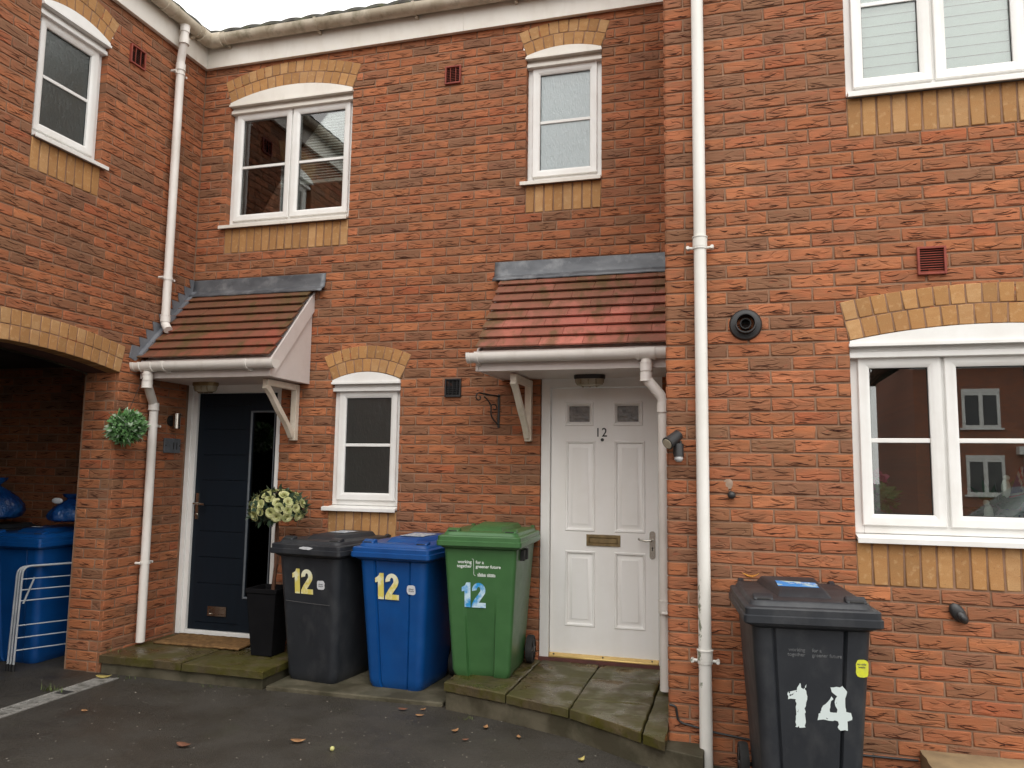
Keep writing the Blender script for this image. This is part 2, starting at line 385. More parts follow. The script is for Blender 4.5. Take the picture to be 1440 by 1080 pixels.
# ------------------------------------------------------------------ brickwork
def sub_rects(rs, o):
    out = []
    a0, a1, z0, z1 = o
    for (p0, p1, q0, q1) in rs:
        if p1 <= a0 + 1e-6 or p0 >= a1 - 1e-6 or q1 <= z0 + 1e-6 or q0 >= z1 - 1e-6: out.append((p0, p1, q0, q1)); continue
        if q0 < z0: out.append((p0, p1, q0, z0))
        if q1 > z1: out.append((p0, p1, z1, q1))
        b0, b1 = max(q0, z0), min(q1, z1)
        if p0 < a0: out.append((p0, a0, b0, b1))
        if p1 > a1: out.append((a1, p1, b0, b1))
    return out
REDS = [((.385, .133, .056), 7), ((.36, .124, .052), 7), ((.345, .122, .053), 5), ((.285, .113, .054), 5), ((.225, .105, .056), 4), ((.35, .103, .042), 2), ((.43, .154, .066), 4)]
POOL = [c for c, n in REDS for _ in range(n)]
def red():
    c = random.choice(POOL); k = random.uniform(.90, 1.08); return (c[0] * k, c[1] * k * random.uniform(.96, 1.04), c[2] * k)
def buff():
    c = random.choice([(.42, .230, .092), (.38, .20, .078), (.45, .262, .118), (.34, .18, .070), (.41, .215, .080)]); k = random.uniform(.88, 1.1)
    return (c[0] * k, c[1] * k, c[2] * k)
CREASE = mk('burnt_shaded_crease', (.060, .023, .015), (.032, .013, .009), 40, .95, spec=.1)  # burnt clay tone and the shade inside the folds, painted as one dark colour
def one_brick(mb, a0, a1, z0, z1, depth, col, d0=0.0, n=4, jit=.0012, strokes=False):
    o = random.uniform(-.0012, .0016) + d0; tl = random.uniform(-.0012, .0012); tv = random.uniform(-.0012, .0012)
    j = lambda: random.uniform(-jit, jit)
    L_ = a1 - a0; n = max(1, min(n, int(L_ / .05)))
    ring = [(a0 + L_ * k / n, z0) for k in range(n + 1)] + [(a1 - L_ * k / n, z1) for k in range(n + 1)]
    ring = [(p + j(), q + j()) for p, q in ring]
    ca, cz = (a0 + a1) / 2, (z0 + z1) / 2; c = .0045
    inner = [(p + (c if p < ca - L_ / 2 + .01 else -c if p > ca + L_ / 2 - .01 else 0), q + (c if q < cz else -c)) for p, q in ring]
    dd = lambda p, q: o + tl * (p - ca) / max(L_, .05) * 2 + tv * (q - cz) / .03
    B = [mb.vert(p, depth, q) for p, q in ring]; E_ = [mb.vert(p, dd(p, q) + .0035, q) for p, q in ring]; F = [mb.vert(p, dd(p, q), q) for p, q in inner]
    ou, ov = random.uniform(0, 40), random.uniform(0, 40); fl = random.choice((-1, 1))
    u1 = [(fl * p + ou, q + ov) for p, q in ring]; u2 = [(fl * p + ou, q + ov) for p, q in inner]; m = len(ring)
    mb.face(F, 0, False, u2, col)
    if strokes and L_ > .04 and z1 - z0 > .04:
        # sinuous burnt folds, their shade painted in as dark strips, a few per brick
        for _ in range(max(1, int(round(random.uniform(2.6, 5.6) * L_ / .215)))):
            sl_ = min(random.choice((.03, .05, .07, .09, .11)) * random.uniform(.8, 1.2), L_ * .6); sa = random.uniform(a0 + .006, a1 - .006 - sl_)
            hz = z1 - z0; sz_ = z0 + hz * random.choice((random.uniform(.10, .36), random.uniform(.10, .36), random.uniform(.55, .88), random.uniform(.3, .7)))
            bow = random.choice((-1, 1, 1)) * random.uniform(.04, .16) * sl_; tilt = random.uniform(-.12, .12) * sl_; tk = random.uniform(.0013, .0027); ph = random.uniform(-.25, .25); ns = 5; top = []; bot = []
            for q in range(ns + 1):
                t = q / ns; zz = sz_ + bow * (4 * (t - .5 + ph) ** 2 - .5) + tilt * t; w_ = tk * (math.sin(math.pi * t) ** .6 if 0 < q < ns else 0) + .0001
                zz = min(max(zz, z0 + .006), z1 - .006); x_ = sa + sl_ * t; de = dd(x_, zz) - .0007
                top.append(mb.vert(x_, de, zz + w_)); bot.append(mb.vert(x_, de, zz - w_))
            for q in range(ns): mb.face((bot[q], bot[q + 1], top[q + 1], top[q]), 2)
    for k in range(m):
        q = (k + 1) % m
        mb.face((E_[k], E_[q], F[q], F[k]), 0, True, [u1[k], u1[q], u2[q], u2[k]], col)
        mb.face((B[k], B[q], E_[q], E_[k]), 0, False, [(u1[k][0], u1[k][1] + .02), (u1[q][0], u1[q][1] + .02), u1[q], u1[k]], col)
def arch_geo(a0, a1, zs, rise):
    h = (a1 - a0) / 2; Rr = (h * h + rise * rise) / (2 * rise); return (a0 + a1) / 2, zs + rise - Rr, Rr, math.asin(h / Rr)
def arch_rects(a0, a1, zs, rise, ring=.215):
    c, zc, Rr, th = arch_geo(a0, a1, zs, rise); Rm = Rr + ring * .55; out = []; z = zs
    while z < zc + Rm:
        zn = .1 + (math.floor((z - .1 + 1e-5) / .075) + 1) * .075; zm = (z + zn) / 2
        w = math.sqrt(max(0, Rm * Rm - (zm - zc) ** 2)); w = min(w, (zm - zc) * math.tan(th) - .006)
        if w > .01: out.append((c - w, c + w, z, zn))
        z = zn
    return out
Z0 = .1
def brick_wall(name, parent, P, a0, a1, z0, z1, holes=(), arches=(), origin=0.0, endcaps=(False, False), phase=0, tooth=(None, None)):
    rects = [h for h in holes]
    for A in arches: rects += arch_rects(*A)
    mb = MB(P); cut = [h for h in holes]; cutdep = lambda h: .03 if h[1] - h[0] > 1.5 else .12
    k = math.floor((z0 - Z0) / .075)
    while Z0 + k * .075 < z1 - .005:
        zb, zt = max(z0, Z0 + k * .075), min(z1, Z0 + (k + 1) * .075)
        off = origin + (.1125 if (k + phase) % 2 else 0.0)
        i = math.floor((a0 - off) / .225)
        while off + i * .225 < a1 - .004:
            mid = off + (i + .5) * .225; p0, p1 = max(a0, off + i * .225), min(a1, off + (i + 1) * .225); i += 1
            if tooth[0] is not None and mid < tooth[0] or tooth[1] is not None and mid > tooth[1]: continue
            if p1 - p0 < .012 or zt - zb < .012: continue
            rs = [(p0, p1, zb, zt)]
            for h in rects: rs = sub_rects(rs, h)
            for (q0, q1, y0, y1) in rs:
                if q1 - q0 < .02 or y1 - y0 < .015: continue
                dep = .012
                s0 = s1 = .005
                for h in cut:
                    if y1 > h[2] + .001 and y0 < h[3] - .001:
                        if abs(q0 - h[1]) < 1e-4: s0 = .0005; dep = cutdep(h)
                        if abs(q1 - h[0]) < 1e-4: s1 = .0005; dep = cutdep(h)
                if abs(q0 - a0) < 1e-4: s0 = 0 if endcaps[0] else .005; dep = .1 if endcaps[0] else dep
                if abs(q1 - a1) < 1e-4: s1 = 0 if endcaps[1] else .005; dep = .1 if endcaps[1] else dep
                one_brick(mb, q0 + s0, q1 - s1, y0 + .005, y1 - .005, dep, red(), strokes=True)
        k += 1
    e0 = a0 + (.004 if endcaps[0] else -.012); e1 = a1 - (.004 if endcaps[1] else -.012)
    if tooth[0] is not None: e0 = tooth[0]
    if tooth[1] is not None: e1 = tooth[1]
    rs = [(e0, e1, z0, z1)]
    for h in rects: rs = sub_rects(rs, h)
    for (q0, q1, y0, y1) in rs: mb.quad([(q0, .0065, y0), (q1, .0065, y0), (q1, .0065, y1), (q0, .0065, y1)], 1)
    for h in cut:
        for a in (h[0] - .003, h[1] + .003): mb.quad([(a, .0065, h[2]), (a, .125, h[2]), (a, .125, h[3]), (a, .0065, h[3])], 1)
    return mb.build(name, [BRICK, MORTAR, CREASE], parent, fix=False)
def brick_arch(parent, P, a0, a1, zs, rise, name='brick_arch', amin=None):
    c, zc, Rr, th = arch_geo(a0, a1, zs, rise); mb = MB(P)
    for row in range(2):
        ri = Rr + .003 + row * .1075; ro = ri + .1015
        n = max(3, round(2 * th * (ri + .05) / .0765)); st = 2 * th / n
        for i in range(n):
            t0 = -th + i * st + .004 / ri; t1 = -th + (i + 1) * st - .004 / ri
            if amin is not None and c + ri * math.sin(t1) < amin: continue
            o = random.uniform(-.006, -.003); j = lambda: random.uniform(-.001, .001)
            def pt(r, t, d): return mb.vert(c + r * math.sin(t) + j(), d, zc + r * math.cos(t) + j())
            e = .003 / ri
            corners = [(ri, t0), (ri, t1), (ro, t1), (ro, t0)]
            inn = [(ri + .003, t0 + e), (ri + .003, t1 - e), (ro - .003, t1 - e), (ro - .003, t0 + e)]
            B = [pt(r, t, .12 if row == 0 else .02) for r, t in corners]; E_ = [pt(r, t, o + .003) for r, t in corners]; F = [pt(r, t, o) for r, t in inn]
            ou, ov = random.uniform(0, 40), random.uniform(0, 40); uv = [(ou, ov), (ou + .065, ov), (ou + .065, ov + .1), (ou, ov + .1)]; col = buff()
            mb.face(F, 0, False, uv, col)
            for k in range(4):
                q = (k + 1) % 4
                mb.face((E_[k], E_[q], F[q], F[k]), 0, True, [uv[k], uv[q], uv[q], uv[k]], col)
                mb.face((B[k], B[q], E_[q], E_[k]), 0, False, [uv[k], uv[q], uv[q], uv[k]], col)
    m = 24
    for i in range(m):
        t0, t1 = -th + 2 * th * i / m, -th + 2 * th * (i + 1) / m
        p = lambda r, t, d: (c + r * math.sin(t), d, zc + r * math.cos(t))
        mb.quad([p(Rr + .006, t0, -.0005), p(Rr + .006, t1, -.0005), p(Rr + .212, t1, -.0005), p(Rr + .212, t0, -.0005)], 1)
        mb.quad([p(Rr + .006, t0, -.0005), p(Rr + .006, t1, -.0005), p(Rr + .006, t1, .12), p(Rr + .006, t0, .12)], 1)
    return mb.build(name, [BUFF, MORTAR], parent, fix=False)
def soldier_course(parent, P, a0, a1, ztop):
    mb = MB(P); n = round((a1 - a0) / .075)
    for i in range(n):
        x0 = a0 + (a1 - a0) * i / n; x1 = a0 + (a1 - a0) * (i + 1) / n
        one_brick(mb, x0 + .005, x1 - .005, ztop - .22, ztop - .003, .012, buff(), 0, 2)
    mb.quad([(a0, .006, ztop - .225), (a1, .006, ztop - .225), (a1, .006, ztop), (a0, .006, ztop)], 1)
    return mb.build('soldier_course', [BUFF, MORTAR], parent, fix=False)

PM = lambda a, d, z: (a, d, z)                 # main wall, y = 0
PR = lambda a, d, z: (a, YR + d, z)            # projecting house front
PL = lambda a, d, z: (-d, a, z)                # left wing, x = 0, a = y
PS = lambda a, d, z: (XR + d, a, z)            # return wall of the projecting house
PP = lambda a, d, z: (a, -.783 + d, z)         # reveal of the archway pier
PB = lambda a, d, z: (a, -.03 + d, z)          # side wall inside the archway

def window(parent, P, a0, a1, z0, zp, zs, rise, lights, glass, barz=.5, aged=False, room=True, mirror=False, board=False, W=UPVC, depth=1.8, sill_left=.035, sill_right=.0):
    """z0 = top of the sill, zp = underside of the arched panel."""
    top = zp - .012
    f = MB(P); fw = .05; d0, d1 = .062, .13
    f.box(a0, a0 + fw, d0, d1, z0, top); f.box(a1 - fw, a1, d0, d1, z0, top)
    f.box(a0 + fw, a1 - fw, d0, d1, z0, z0 + fw); f.box(a0 + fw, a1 - fw, d0, d1, top - fw, top)
    lw = (a1 - a0) / lights
    for i in range(1, lights): f.box(a0 + lw * i - .012, a0 + lw * i + .012, d0 - .001, d1, z0 + fw, top - fw)
    w = f.build('window', W, parent, .003)
    for i in range(lights):
        s0 = a0 + lw * i + (.042 if i == 0 else .008); s1 = a0 + lw * (i + 1) - (.042 if i == lights - 1 else .008)
        b0, b1 = z0 + .042, top - .042; sw = .058
        s = MB(P)
        # mitred sash: outer frame with sloping inner bead
        o_ = [(s0, b0), (s1, b0), (s1, b1), (s0, b1)]
        m_ = [(s0 + .034, b0 + .034), (s1 - .034, b0 + .034), (s1 - .034, b1 - .034), (s0 + .034, b1 - .034)]
        i_ = [(s0 + sw, b0 + sw), (s1 - sw, b0 + sw), (s1 - sw, b1 - sw), (s0 + sw, b1 - sw)]
        prof = [(o_, .066), (o_, .046), ([(p[0] + (.004 if p[0] < (s0 + s1) / 2 else -.004), p[1] + (.004 if p[1] < (b0 + b1) / 2 else -.004)) for p in o_], .042), (m_, .042), (i_, .058), (i_, .085)]
        ids = [[s.vert(p[0], d, p[1]) for p in ring] for ring, d in prof]
        for r in range(len(ids) - 1):
            for k in range(4): s.face([ids[r][k], ids[r][(k + 1) % 4], ids[r + 1][(k + 1) % 4], ids[r + 1][k]])
        s.build('sash', W, w)
        g = MB(P); g.box(i_[0][0] - .004, i_[1][0] + .004, .076, .082, i_[0][1] - .004, i_[2][1] + .004); g.build('pane', glass, w)
        if barz:
            zb = i_[0][1] + (i_[2][1] - i_[0][1]) * barz
            g = MB(P); g.box(i_[0][0], i_[1][0], .066, .0755, zb - .012, zb + .012); g.build('glazing_bar', W, w, .003)
        k = MB(P)   # black gasket line round the glass
        for (q0, q1, r0, r1) in ((i_[0][0], i_[1][0], i_[0][1], i_[0][1] + .004), (i_[0][0], i_[1][0], i_[2][1] - .004, i_[2][1]), (i_[0][0], i_[0][0] + .004, i_[0][1] + .004, i_[2][1] - .004), (i_[1][0] - .004, i_[1][0], i_[0][1] + .004, i_[2][1] - .004)):
            k.box(q0, q1, .0735, .0757, r0, r1)
        k.build('gasket', RUBBER, w)
    sl = MB(P); prof = [(.07, z0 - .002), (.06, z0 - .003), (-.035, z0 - .013), (-.042, z0 - .017), (-.042, z0 - .044), (-.03, z0 - .044), (-.03, z0 - .03), (.07, z0 - .03)]
    A = [sl.vert(a0 - sill_left, *p) for p in prof]; B = [sl.vert(a1 + sill_right, *p) for p in prof]
    sl.face(A); sl.face(B)
    for k in range(len(prof)): sl.face([A[k], A[(k + 1) % len(prof)], B[(k + 1) % len(prof)], B[k]])
    sl.build('sill', UPVC_OLD if aged else W, w, .002)
    h = MB(P); h.box(a0 - .004, a1 + .004, .012, .062, zp - .062, zp - .03); h.box(a0, a1, .03, .062, zp - .03, zp); h.build('head_trim', UPVC_OLD if aged else W, w, .004)
    # arched infill panel
    c, zc, Rr, th = arch_geo(a0, a1, zs, rise); p = MB(P); m = 16
    arc = [(c + (Rr - .002) * math.sin(-th + 2 * th * i / m), zc + (Rr - .002) * math.cos(-th + 2 * th * i / m)) for i in range(m + 1)]
    poly = [(a0, zp)] + arc + [(a1, zp)]
    A = [p.vert(q[0], -.012, q[1]) for q in poly]; B = [p.vert(q[0], .06, q[1]) for q in poly]
    p.face(A)
    for k in range(len(poly)): p.face([A[k], A[(k + 1) % len(poly)], B[(k + 1) % len(poly)], B[k]])
    p.box(a0 - .004, a1 + .004, -.022, .02, zp - .004, zp + .012)
    p.build('arched_panel', UPVC_OLD if aged else W, w)
    if room:
        r = MB(P); e = .35
        q = lambda a, d, z: (a, d, z)
        A0, A1, B0, B1 = a0 - e, a1 + e, z0 - .9, top + .15
        D0, D1 = .16, depth
        r.quad([(A0, D1, B0), (A1, D1, B0), (A1, D1, B1), (A0, D1, B1)]); r.quad([(A0, D0, B0), (A0, D1, B0), (A0, D1, B1), (A0, D0, B1)]); r.quad([(A1, D0, B0), (A1, D1, B0), (A1, D1, B1), (A1, D0, B1)])
        r.quad([(A0, D0, B0), (A1, D0, B0), (A1, D1, B0), (A0, D1, B0)]); r.quad([(A0, D0, B1), (A1, D0, B1), (A1, D1, B1), (A0, D1, B1)])
        for (q0, q1, r0, r1) in ((A0, a0, B0, B1), (a1, A1, B0, B1), (a0, a1, B0, z0), (a0, a1, top, B1)): r.quad([(q0, D0, r0), (q1, D0, r0), (q1, D0, r1), (q0, D0, r1)])
        r.build('room_lining', SOFTWALL, w)
        jm = MB(P)
        for (q0, q1, r0, r1) in ((a0 - .01, a0 + .004, z0 - .01, top + .01), (a1 - .004, a1 + .01, z0 - .01, top + .01)): jm.box(q0, q1, .131, .165, r0, r1)
        jm.box(a0 + .004, a1 - .004, .131, .165, top - .004, top + .01); jm.box(a0 + .004, a1 - .004, .131, .30 if board else .165, z0 - .01, z0 + (.03 if board else .004)); jm.build('inner_lining', BLINDW, w)
    return w

# ------------------------------------------------------------------ fittings shared by the houses
def nest(mb, rect, steps, cap=True, mi=0):
    x0, x1, z0, z1 = rect; ids = []
    for ins, d in steps: ids.append([mb.vert(*p) for p in ((x0 + ins, d, z0 + ins), (x1 - ins, d, z0 + ins), (x1 - ins, d, z1 - ins), (x0 + ins, d, z1 - ins))])
    for r in range(len(ids) - 1):
        for k in range(4): mb.face([ids[r][k], ids[r][(k + 1) % 4], ids[r + 1][(k + 1) % 4], ids[r + 1][k]], mi)
    if cap: mb.face(ids[-1], mi)
def holed_slab(mb, rect, holes, d0, d1):
    rs = [rect]
    for h in holes: rs = sub_rects(rs, h)
    for (q0, q1, r0, r1) in rs: mb.quad([(q0, d0, r0), (q1, d0, r0), (q1, d0, r1), (q0, d0, r1)])
    x0, x1, z0, z1 = rect
    for e in (((x0, z0), (x1, z0)), ((x1, z0), (x1, z1)), ((x1, z1), (x0, z1)), ((x0, z1), (x0, z0))):
        mb.quad([(e[0][0], d0, e[0][1]), (e[1][0], d0, e[1][1]), (e[1][0], d1, e[1][1]), (e[0][0], d1, e[0][1])])
    mb.quad([(x0, d1, z0), (x1, d1, z0), (x1, d1, z1), (x0, d1, z1)])
def bend(pts, rad=.05, n=6):
    """round the corners of a polyline"""
    pts = [Vector(p) for p in pts]; out = [pts[0]]
    for i in range(1, len(pts) - 1):
        a, b, c = pts[i - 1], pts[i], pts[i + 1]; u = (a - b); v = (c - b); r = min(rad, u.length * .45, v.length * .45)
        p, q = b + u.normalized() * r, b + v.normalized() * r
        for k in range(n + 1): t = k / n; out.append(p * (1 - t) ** 2 + b * 2 * t * (1 - t) + q * t * t)
    out.append(pts[-1]); return out
def downpipe(parent, path, clips, mat=PIPE, r=.034, joints=(), wall=(0, 1, 0), shoe=None):
    m = MB(); m.tube(bend(path, .035), r, 20)
    for (p, t) in joints:
        p = Vector(p); t = Vector(t).normalized(); m.tube([p - t * .028, p + t * .028], r + .006, 20); m.tube([p + t * .024, p + t * .030], r + .009, 20)
    pipe = m.build('downpipe', mat, parent)
    W = Vector(wall); side = W.cross(Vector((0, 0, 1)))
    for c in clips:
        c = Vector(c); k = MB(); k.tube([c - Vector((0, 0, .011)), c + Vector((0, 0, .011))], r + .005, 20)
        for s in (-1, 1):
            e = c + side * s * (r + .002) + W * .012; k.tube([e, e + side * s * .034], .008, 8)
            q = c + side * s * (r + .032); k.tube([q - W * .012, q + W * .034], .010, 10)
        k.build('pipe_clip', mat, pipe)
    return pipe
def gutter(parent, p0, p1, axis, r, mat, clips=(), caps=True, out=-1, name='gutter', unions=()):
    """half-round gutter from p0 to p1 along axis 'x' or 'y'"""
    m = MB(); n = 14
    def ring(t, rr, pt):
        res = []
        for k in range(n + 1):
            a = math.pi * (1 + k / n); res.append((math.cos(a) * rr, math.sin(a) * rr))
        return res
    def prof(t, ro, ri):
        A = [(math.cos(math.pi * (1 + k / n)) * ro, math.sin(math.pi * (1 + k / n)) * ro) for k in range(n + 1)]
        B = [(math.cos(math.pi * (1 + k / n)) * ri, math.sin(math.pi * (1 + k / n)) * ri) for k in range(n, -1, -1)]
        pts = [(ro, .012), ] ; pr = [(-ro, .014)] + A + [(ro, .014), (ri, .014)] + B + [(-ri, .014)]
        c = Vector(p0).lerp(Vector(p1), t)
        return [((c.x, c.y + a, c.z + b) if axis == 'x' else (c.x + a, c.y, c.z + b)) for a, b in pr]
    m.loft([prof(0, r, r - .004), prof(1, r, r - .004)], smooth=True)
    ln = (Vector(p1) - Vector(p0)).length
    def solid(t0, t1, ro):
        def pr(t):
            c = Vector(p0).lerp(Vector(p1), t)
            q = [(-ro, .016)] + [(math.cos(math.pi * (1 + k / n)) * ro, math.sin(math.pi * (1 + k / n)) * ro) for k in range(n + 1)] + [(ro, .016)]
            return [((c.x, c.y + a, c.z + b) if axis == 'x' else (c.x + a, c.y, c.z + b)) for a, b in q]
        m.loft([pr(t0), pr(t1)], smooth=True)
    if caps: solid(-.012 / ln, .012 / ln, r + .003); solid(1 - .012 / ln, 1 + .012 / ln, r + .003)
    for u in unions: solid((u - .055) / ln, (u + .055) / ln, r + .004); solid((u - .06) / ln, (u - .045) / ln, r + .008); solid((u + .045) / ln, (u + .06) / ln, r + .008)
    g = m.build(name, mat, parent)
    for c in clips:
        k = MB(); t0, t1 = (c - .011) / ln, (c + .011) / ln
        def pr(t):
            q0 = Vector(p0).lerp(Vector(p1), t); ro = r + .006
            q = [(-ro, .02)] + [(math.cos(math.pi * (1 + j / n)) * ro, math.sin(math.pi * (1 + j / n)) * ro) for j in range(n + 1)] + [(ro, .02)]
            return [((q0.x, q0.y + a, q0.z + b) if axis == 'x' else (q0.x + a, q0.y, q0.z + b)) for a, b in q]
        k.loft([pr(t0), pr(t1)]); mid = Vector(p0).lerp(Vector(p1), (t0 + t1) / 2)
        if axis == 'x': k.box(mid.x - .011, mid.x + .011, mid.y + r * .4, mid.y + r + .03, mid.z - r * 1.25, mid.z - r * .75)
        else: k.box(mid.x - r - .03, mid.x - r * .4, mid.y - .011, mid.y + .011, mid.z - r * 1.25, mid.z - r * .75)
        k.build('gutter_bracket', mat, g)
    return g
def vent(parent, P, a0, a1, z0, z1, mat, n=9, cols=1):
    m = MB(P); e = .012
    for q in ((a0, a0 + e, z0, z1), (a1 - e, a1, z0, z1), (a0 + e, a1 - e, z0, z0 + e), (a0 + e, a1 - e, z1 - e, z1)): m.box(q[0], q[1], -.018, .01, q[2], q[3])
    for i in range(n):
        z = z0 + e + (z1 - z0 - 2 * e) * (i + .5) / n; h = (z1 - z0 - 2 * e) / n * .28
        m.quad([(a0 + e, -.012, z - h), (a1 - e, -.012, z - h), (a1 - e, -.002, z + h), (a0 + e, -.002, z + h)])
    for c in range(1, cols): x = a0 + (a1 - a0) * c / cols; m.box(x - .0022, x + .0022, -.0125, .0, z0 + e, z1 - e)
    o = m.build('wall_vent', mat, parent, .0015)
    b = MB(P); b.quad([(a0 + .004, -.0005, z0 + .004), (a1 - .004, -.0005, z0 + .004), (a1 - .004, -.0005, z1 - .004), (a0 + .004, -.0005, z1 - .004)])
    b.build('vent_hole', RUBBER, o); return o
TS0 = (-.02, 2.962); TS1 = (-.605, 2.325)       # canopy slope: (y, z) at the wall and at the eaves
def canopy(parent, x0, x1, cheek_right, rows=8, tone=((.30, .070, .045), (.33, .085, .06), (.27, .065, .04))):
    sl = Vector((0, TS1[0] - TS0[0], TS1[1] - TS0[1])); ln = sl.length; sl.normalize(); nr = Vector((0, sl.z, -sl.y))
    if nr.z < 0: nr = -nr
    PT = lambda a, s, n: (a, TS0[0] + sl.y * s + nr.y * n, TS0[1] + sl.z * s + nr.z * n)
    # boarded box under the tiles
    b = MB(); b.prism([(-.001, 2.172), (-.565, 2.172), (-.565, 2.30), (-.001, 2.925)], x0 + .03, x1 - .03, 'x')
    b.box(x0 + .012, x1 - (.012 if cheek_right else .0), -.585, -.566, 2.166, 2.31)
    box = b.build('canopy', PANEL, parent, .002)
    # cheeks: bargeboard over infill triangle, on each free end
    for (xe, sgn, on) in ((x1, 1, cheek_right), (x0, -1, not cheek_right)):
        if not on: continue
        c = MB(); xi, xo = (xe - .03, xe - .012) if sgn > 0 else (xe + .012, xe + .03)
        c.prism([(-.004, 2.166), (-.575, 2.166), (-.575, 2.27), (-.004, 2.90)], min(xi, xo), max(xi, xo), 'x'); c.build('cheek_board', PANEL, box, .002)
        c = MB(); xi, xo = (xe - .012, xe + .004) if sgn > 0 else (xe - .004, xe + .012)
        c.prism([(-.0, 2.945), (-.60, 2.292), (-.60, 2.166), (-.555, 2.166), (-.0, 2.775)], xi, xo, 'x'); c.build('bargeboard', PANEL, box, .002)
    t = MB(PT)
    step = ln / rows; tw = .30
    for r in range(rows):
        s0, s1 = r * step - .004, (r + 1) * step + .010; a = x0 - .005; off = (tw / 2 if r % 2 else 0)
        xs = [x0]; q = x0 + off if off else x0 + tw
        while q < x1 - .03: xs.append(q); q += tw
        xs.append(x1)
        for i in range(len(xs) - 1):
            k = random.uniform(.85, 1.12); col = random.choice(tone); col = tuple(v * k for v in col)
            n0 = random.uniform(-.001, .001)
            A = [(xs[i] + .0008, s0, .002 + n0), (xs[i + 1] - .0008, s0, .002 + n0), (xs[i + 1] - .0008, s1, .027 + n0), (xs[i] + .0008, s1, .027 + n0)]
            B = [(p[0], p[1], p[2] - .014) for p in A]
            ia = [t.vert(*p) for p in A]; ib = [t.vert(*p) for p in B]
            t.face(ia, 0, col=col); t.face(ib[::-1], 0, col=col)
            for e in range(4): t.face([ia[e], ia[(e + 1) % 4], ib[(e + 1) % 4], ib[e]], 0, col=col)
    t.build('roof_tiles', TILE, box, .002)
    return box
def lead_top(box, x0, x1, seed):
    """lead dressed over the head of the canopy: upright strip, kicked apron"""
    rnd = random.Random(seed); m = MB(); n = 26; rows = [(-.004, 3.098), (-.006, 3.09), (-.012, 3.02), (-.020, 2.985), (-.062, 2.958), (-.075, 2.935)]
    ids = []
    for i in range(n + 1):
        x = x0 + (x1 - x0) * i / n; ids.append([m.vert(x, y + rnd.uniform(-.002, .001) * (k > 1), z + rnd.uniform(-.003, .003) * (k != 0)) for k, (y, z) in enumerate(rows)])
    for i in range(n):
        for k in range(len(rows) - 1): m.face([ids[i][k], ids[i + 1][k], ids[i + 1][k + 1], ids[i][k + 1]], 0, True)
    o = m.build('lead_flashing', LEAD, box)
    s = o.modifiers.new('thick', 'SOLIDIFY'); s.thickness = .004; return o
def gallows(box, x, w=.05, drop=.46, reach=.46):
    z = 2.162
    m = MB(); m.box(x - w / 2, x + w / 2, -.052, -.002, z - drop, z - .001); m.build('bracket_post', PAINT, box, .003)
    m = MB(); m.box(x - w / 2 + .002, x + w / 2 - .002, -.052 - reach + .05, -.053, z - .05, z - .002); m.build('bracket_arm', PAINT, box, .003)
    # curved brace
    m = MB(); up = []; lo = []
    for k in range(17):
        t = k / 16; y = -.06 - (reach - .06) * (1 - t); zz = (z - .05) - (drop - .09) * t
        bow = .028 * math.sin(math.pi * t) + .010 * math.sin(3 * math.pi * t)
        ny, nz = -.65, -.75
        up.append((min(-.0525, y - ny * .028 - ny * bow * -.4), zz - nz * .028 + nz * bow * -.4)); lo.append((y + ny * .030 + .0, zz + nz * .030 + bow * .9))
    m.prism(up + lo[::-1], x - w / 2 + .004, x + w / 2 - .004, 'x'); m.build('bracket_brace', PAINT, box, .003)
def bulkhead(name, loc, label, rx=.115):
    t = thing(name, loc, label, 'light', 'bulkhead lights under the two door canopies'); x, y, z = loc
    m = MB(); rs = []
    for (f, dz) in ((1.0, 0), (1.0, -.022), (.96, -.03)): rs.append([(x + rx * f * math.copysign(abs(math.cos(a)) ** .7, math.cos(a)), y + .062 * f * math.copysign(abs(math.sin(a)) ** .7, math.sin(a)), z + dz) for a in [2 * math.pi * k / 28 for k in range(28)]])
    m.loft(rs); m.build('lamp_base', IRON if 'white' in label else OLDBRASS, t)
    m = MB(); rs = []
    for (f, dz) in ((.95, -.028), (.93, -.052), (.82, -.072), (.5, -.082)): rs.append([(x + rx * f * math.copysign(abs(math.cos(a)) ** .8, math.cos(a)), y + .060 * f * math.copysign(abs(math.sin(a)) ** .8, math.sin(a)), z + dz) for a in [2 * math.pi * k / 28 for k in range(28)]])
    m.loft(rs); m.build('lamp_lens', mk('yellowed_lens', (.42, .38, .28), (.3, .27, .19), 9, .22, spec=.6), t)
    m = MB()
    for q in (-.055, 0, .055): m.tube([(x + q, y - .058, z - .035), (x + q, y - .050, z - .066), (x + q * .9, y - .02, z - .086), (x + q * .9, y + .03, z - .083)], .0035, 6)
    m.build('lamp_cage', OLDBRASS, t); return t

# ------------------------------------------------------------------ house with door 11, wing and archway
hL = thing('brick_house', (0, 0, G), 'red brick house with a dark navy front door and a side wing over an archway', 'house', 'terraced houses of the brick row')
hM = thing('brick_house', (2.475, 0, G), 'red brick house with the white panelled front door under a mossy tiled canopy', 'house', 'terraced houses of the brick row')
hR = thing('brick_house', (XR, YR, G), 'red brick house standing forward at the right with a round black flue', 'house', 'terraced houses of the brick row')
SPL = 2.475 + .01
W1 = (.285, 1.485, 3.55, 3.585, 4.665, 4.70, .10); W2 = (3.01, 3.61, 3.70, 3.735, 4.735, 4.765, .05)
W3 = (1.40, 2.0, 1.15, 1.187, 2.165, 2.195, .065); WL = (-1.71, -1.11, 3.70, 3.735, 4.655, 4.69, .06)
W4 = (5.15, 6.50, 1.15, 1.187, 2.17, 2.20, .07); W5 = (5.175, 6.525, 3.55, 3.585, 4.67, 4.70, .10)
def wh(w): return (w[0], w[1], w[2] - .225, w[5])
def wa(w): return (w[0], w[1], w[5], w[6])
ARCH = (-2.72, -.783, 2.19, .095)
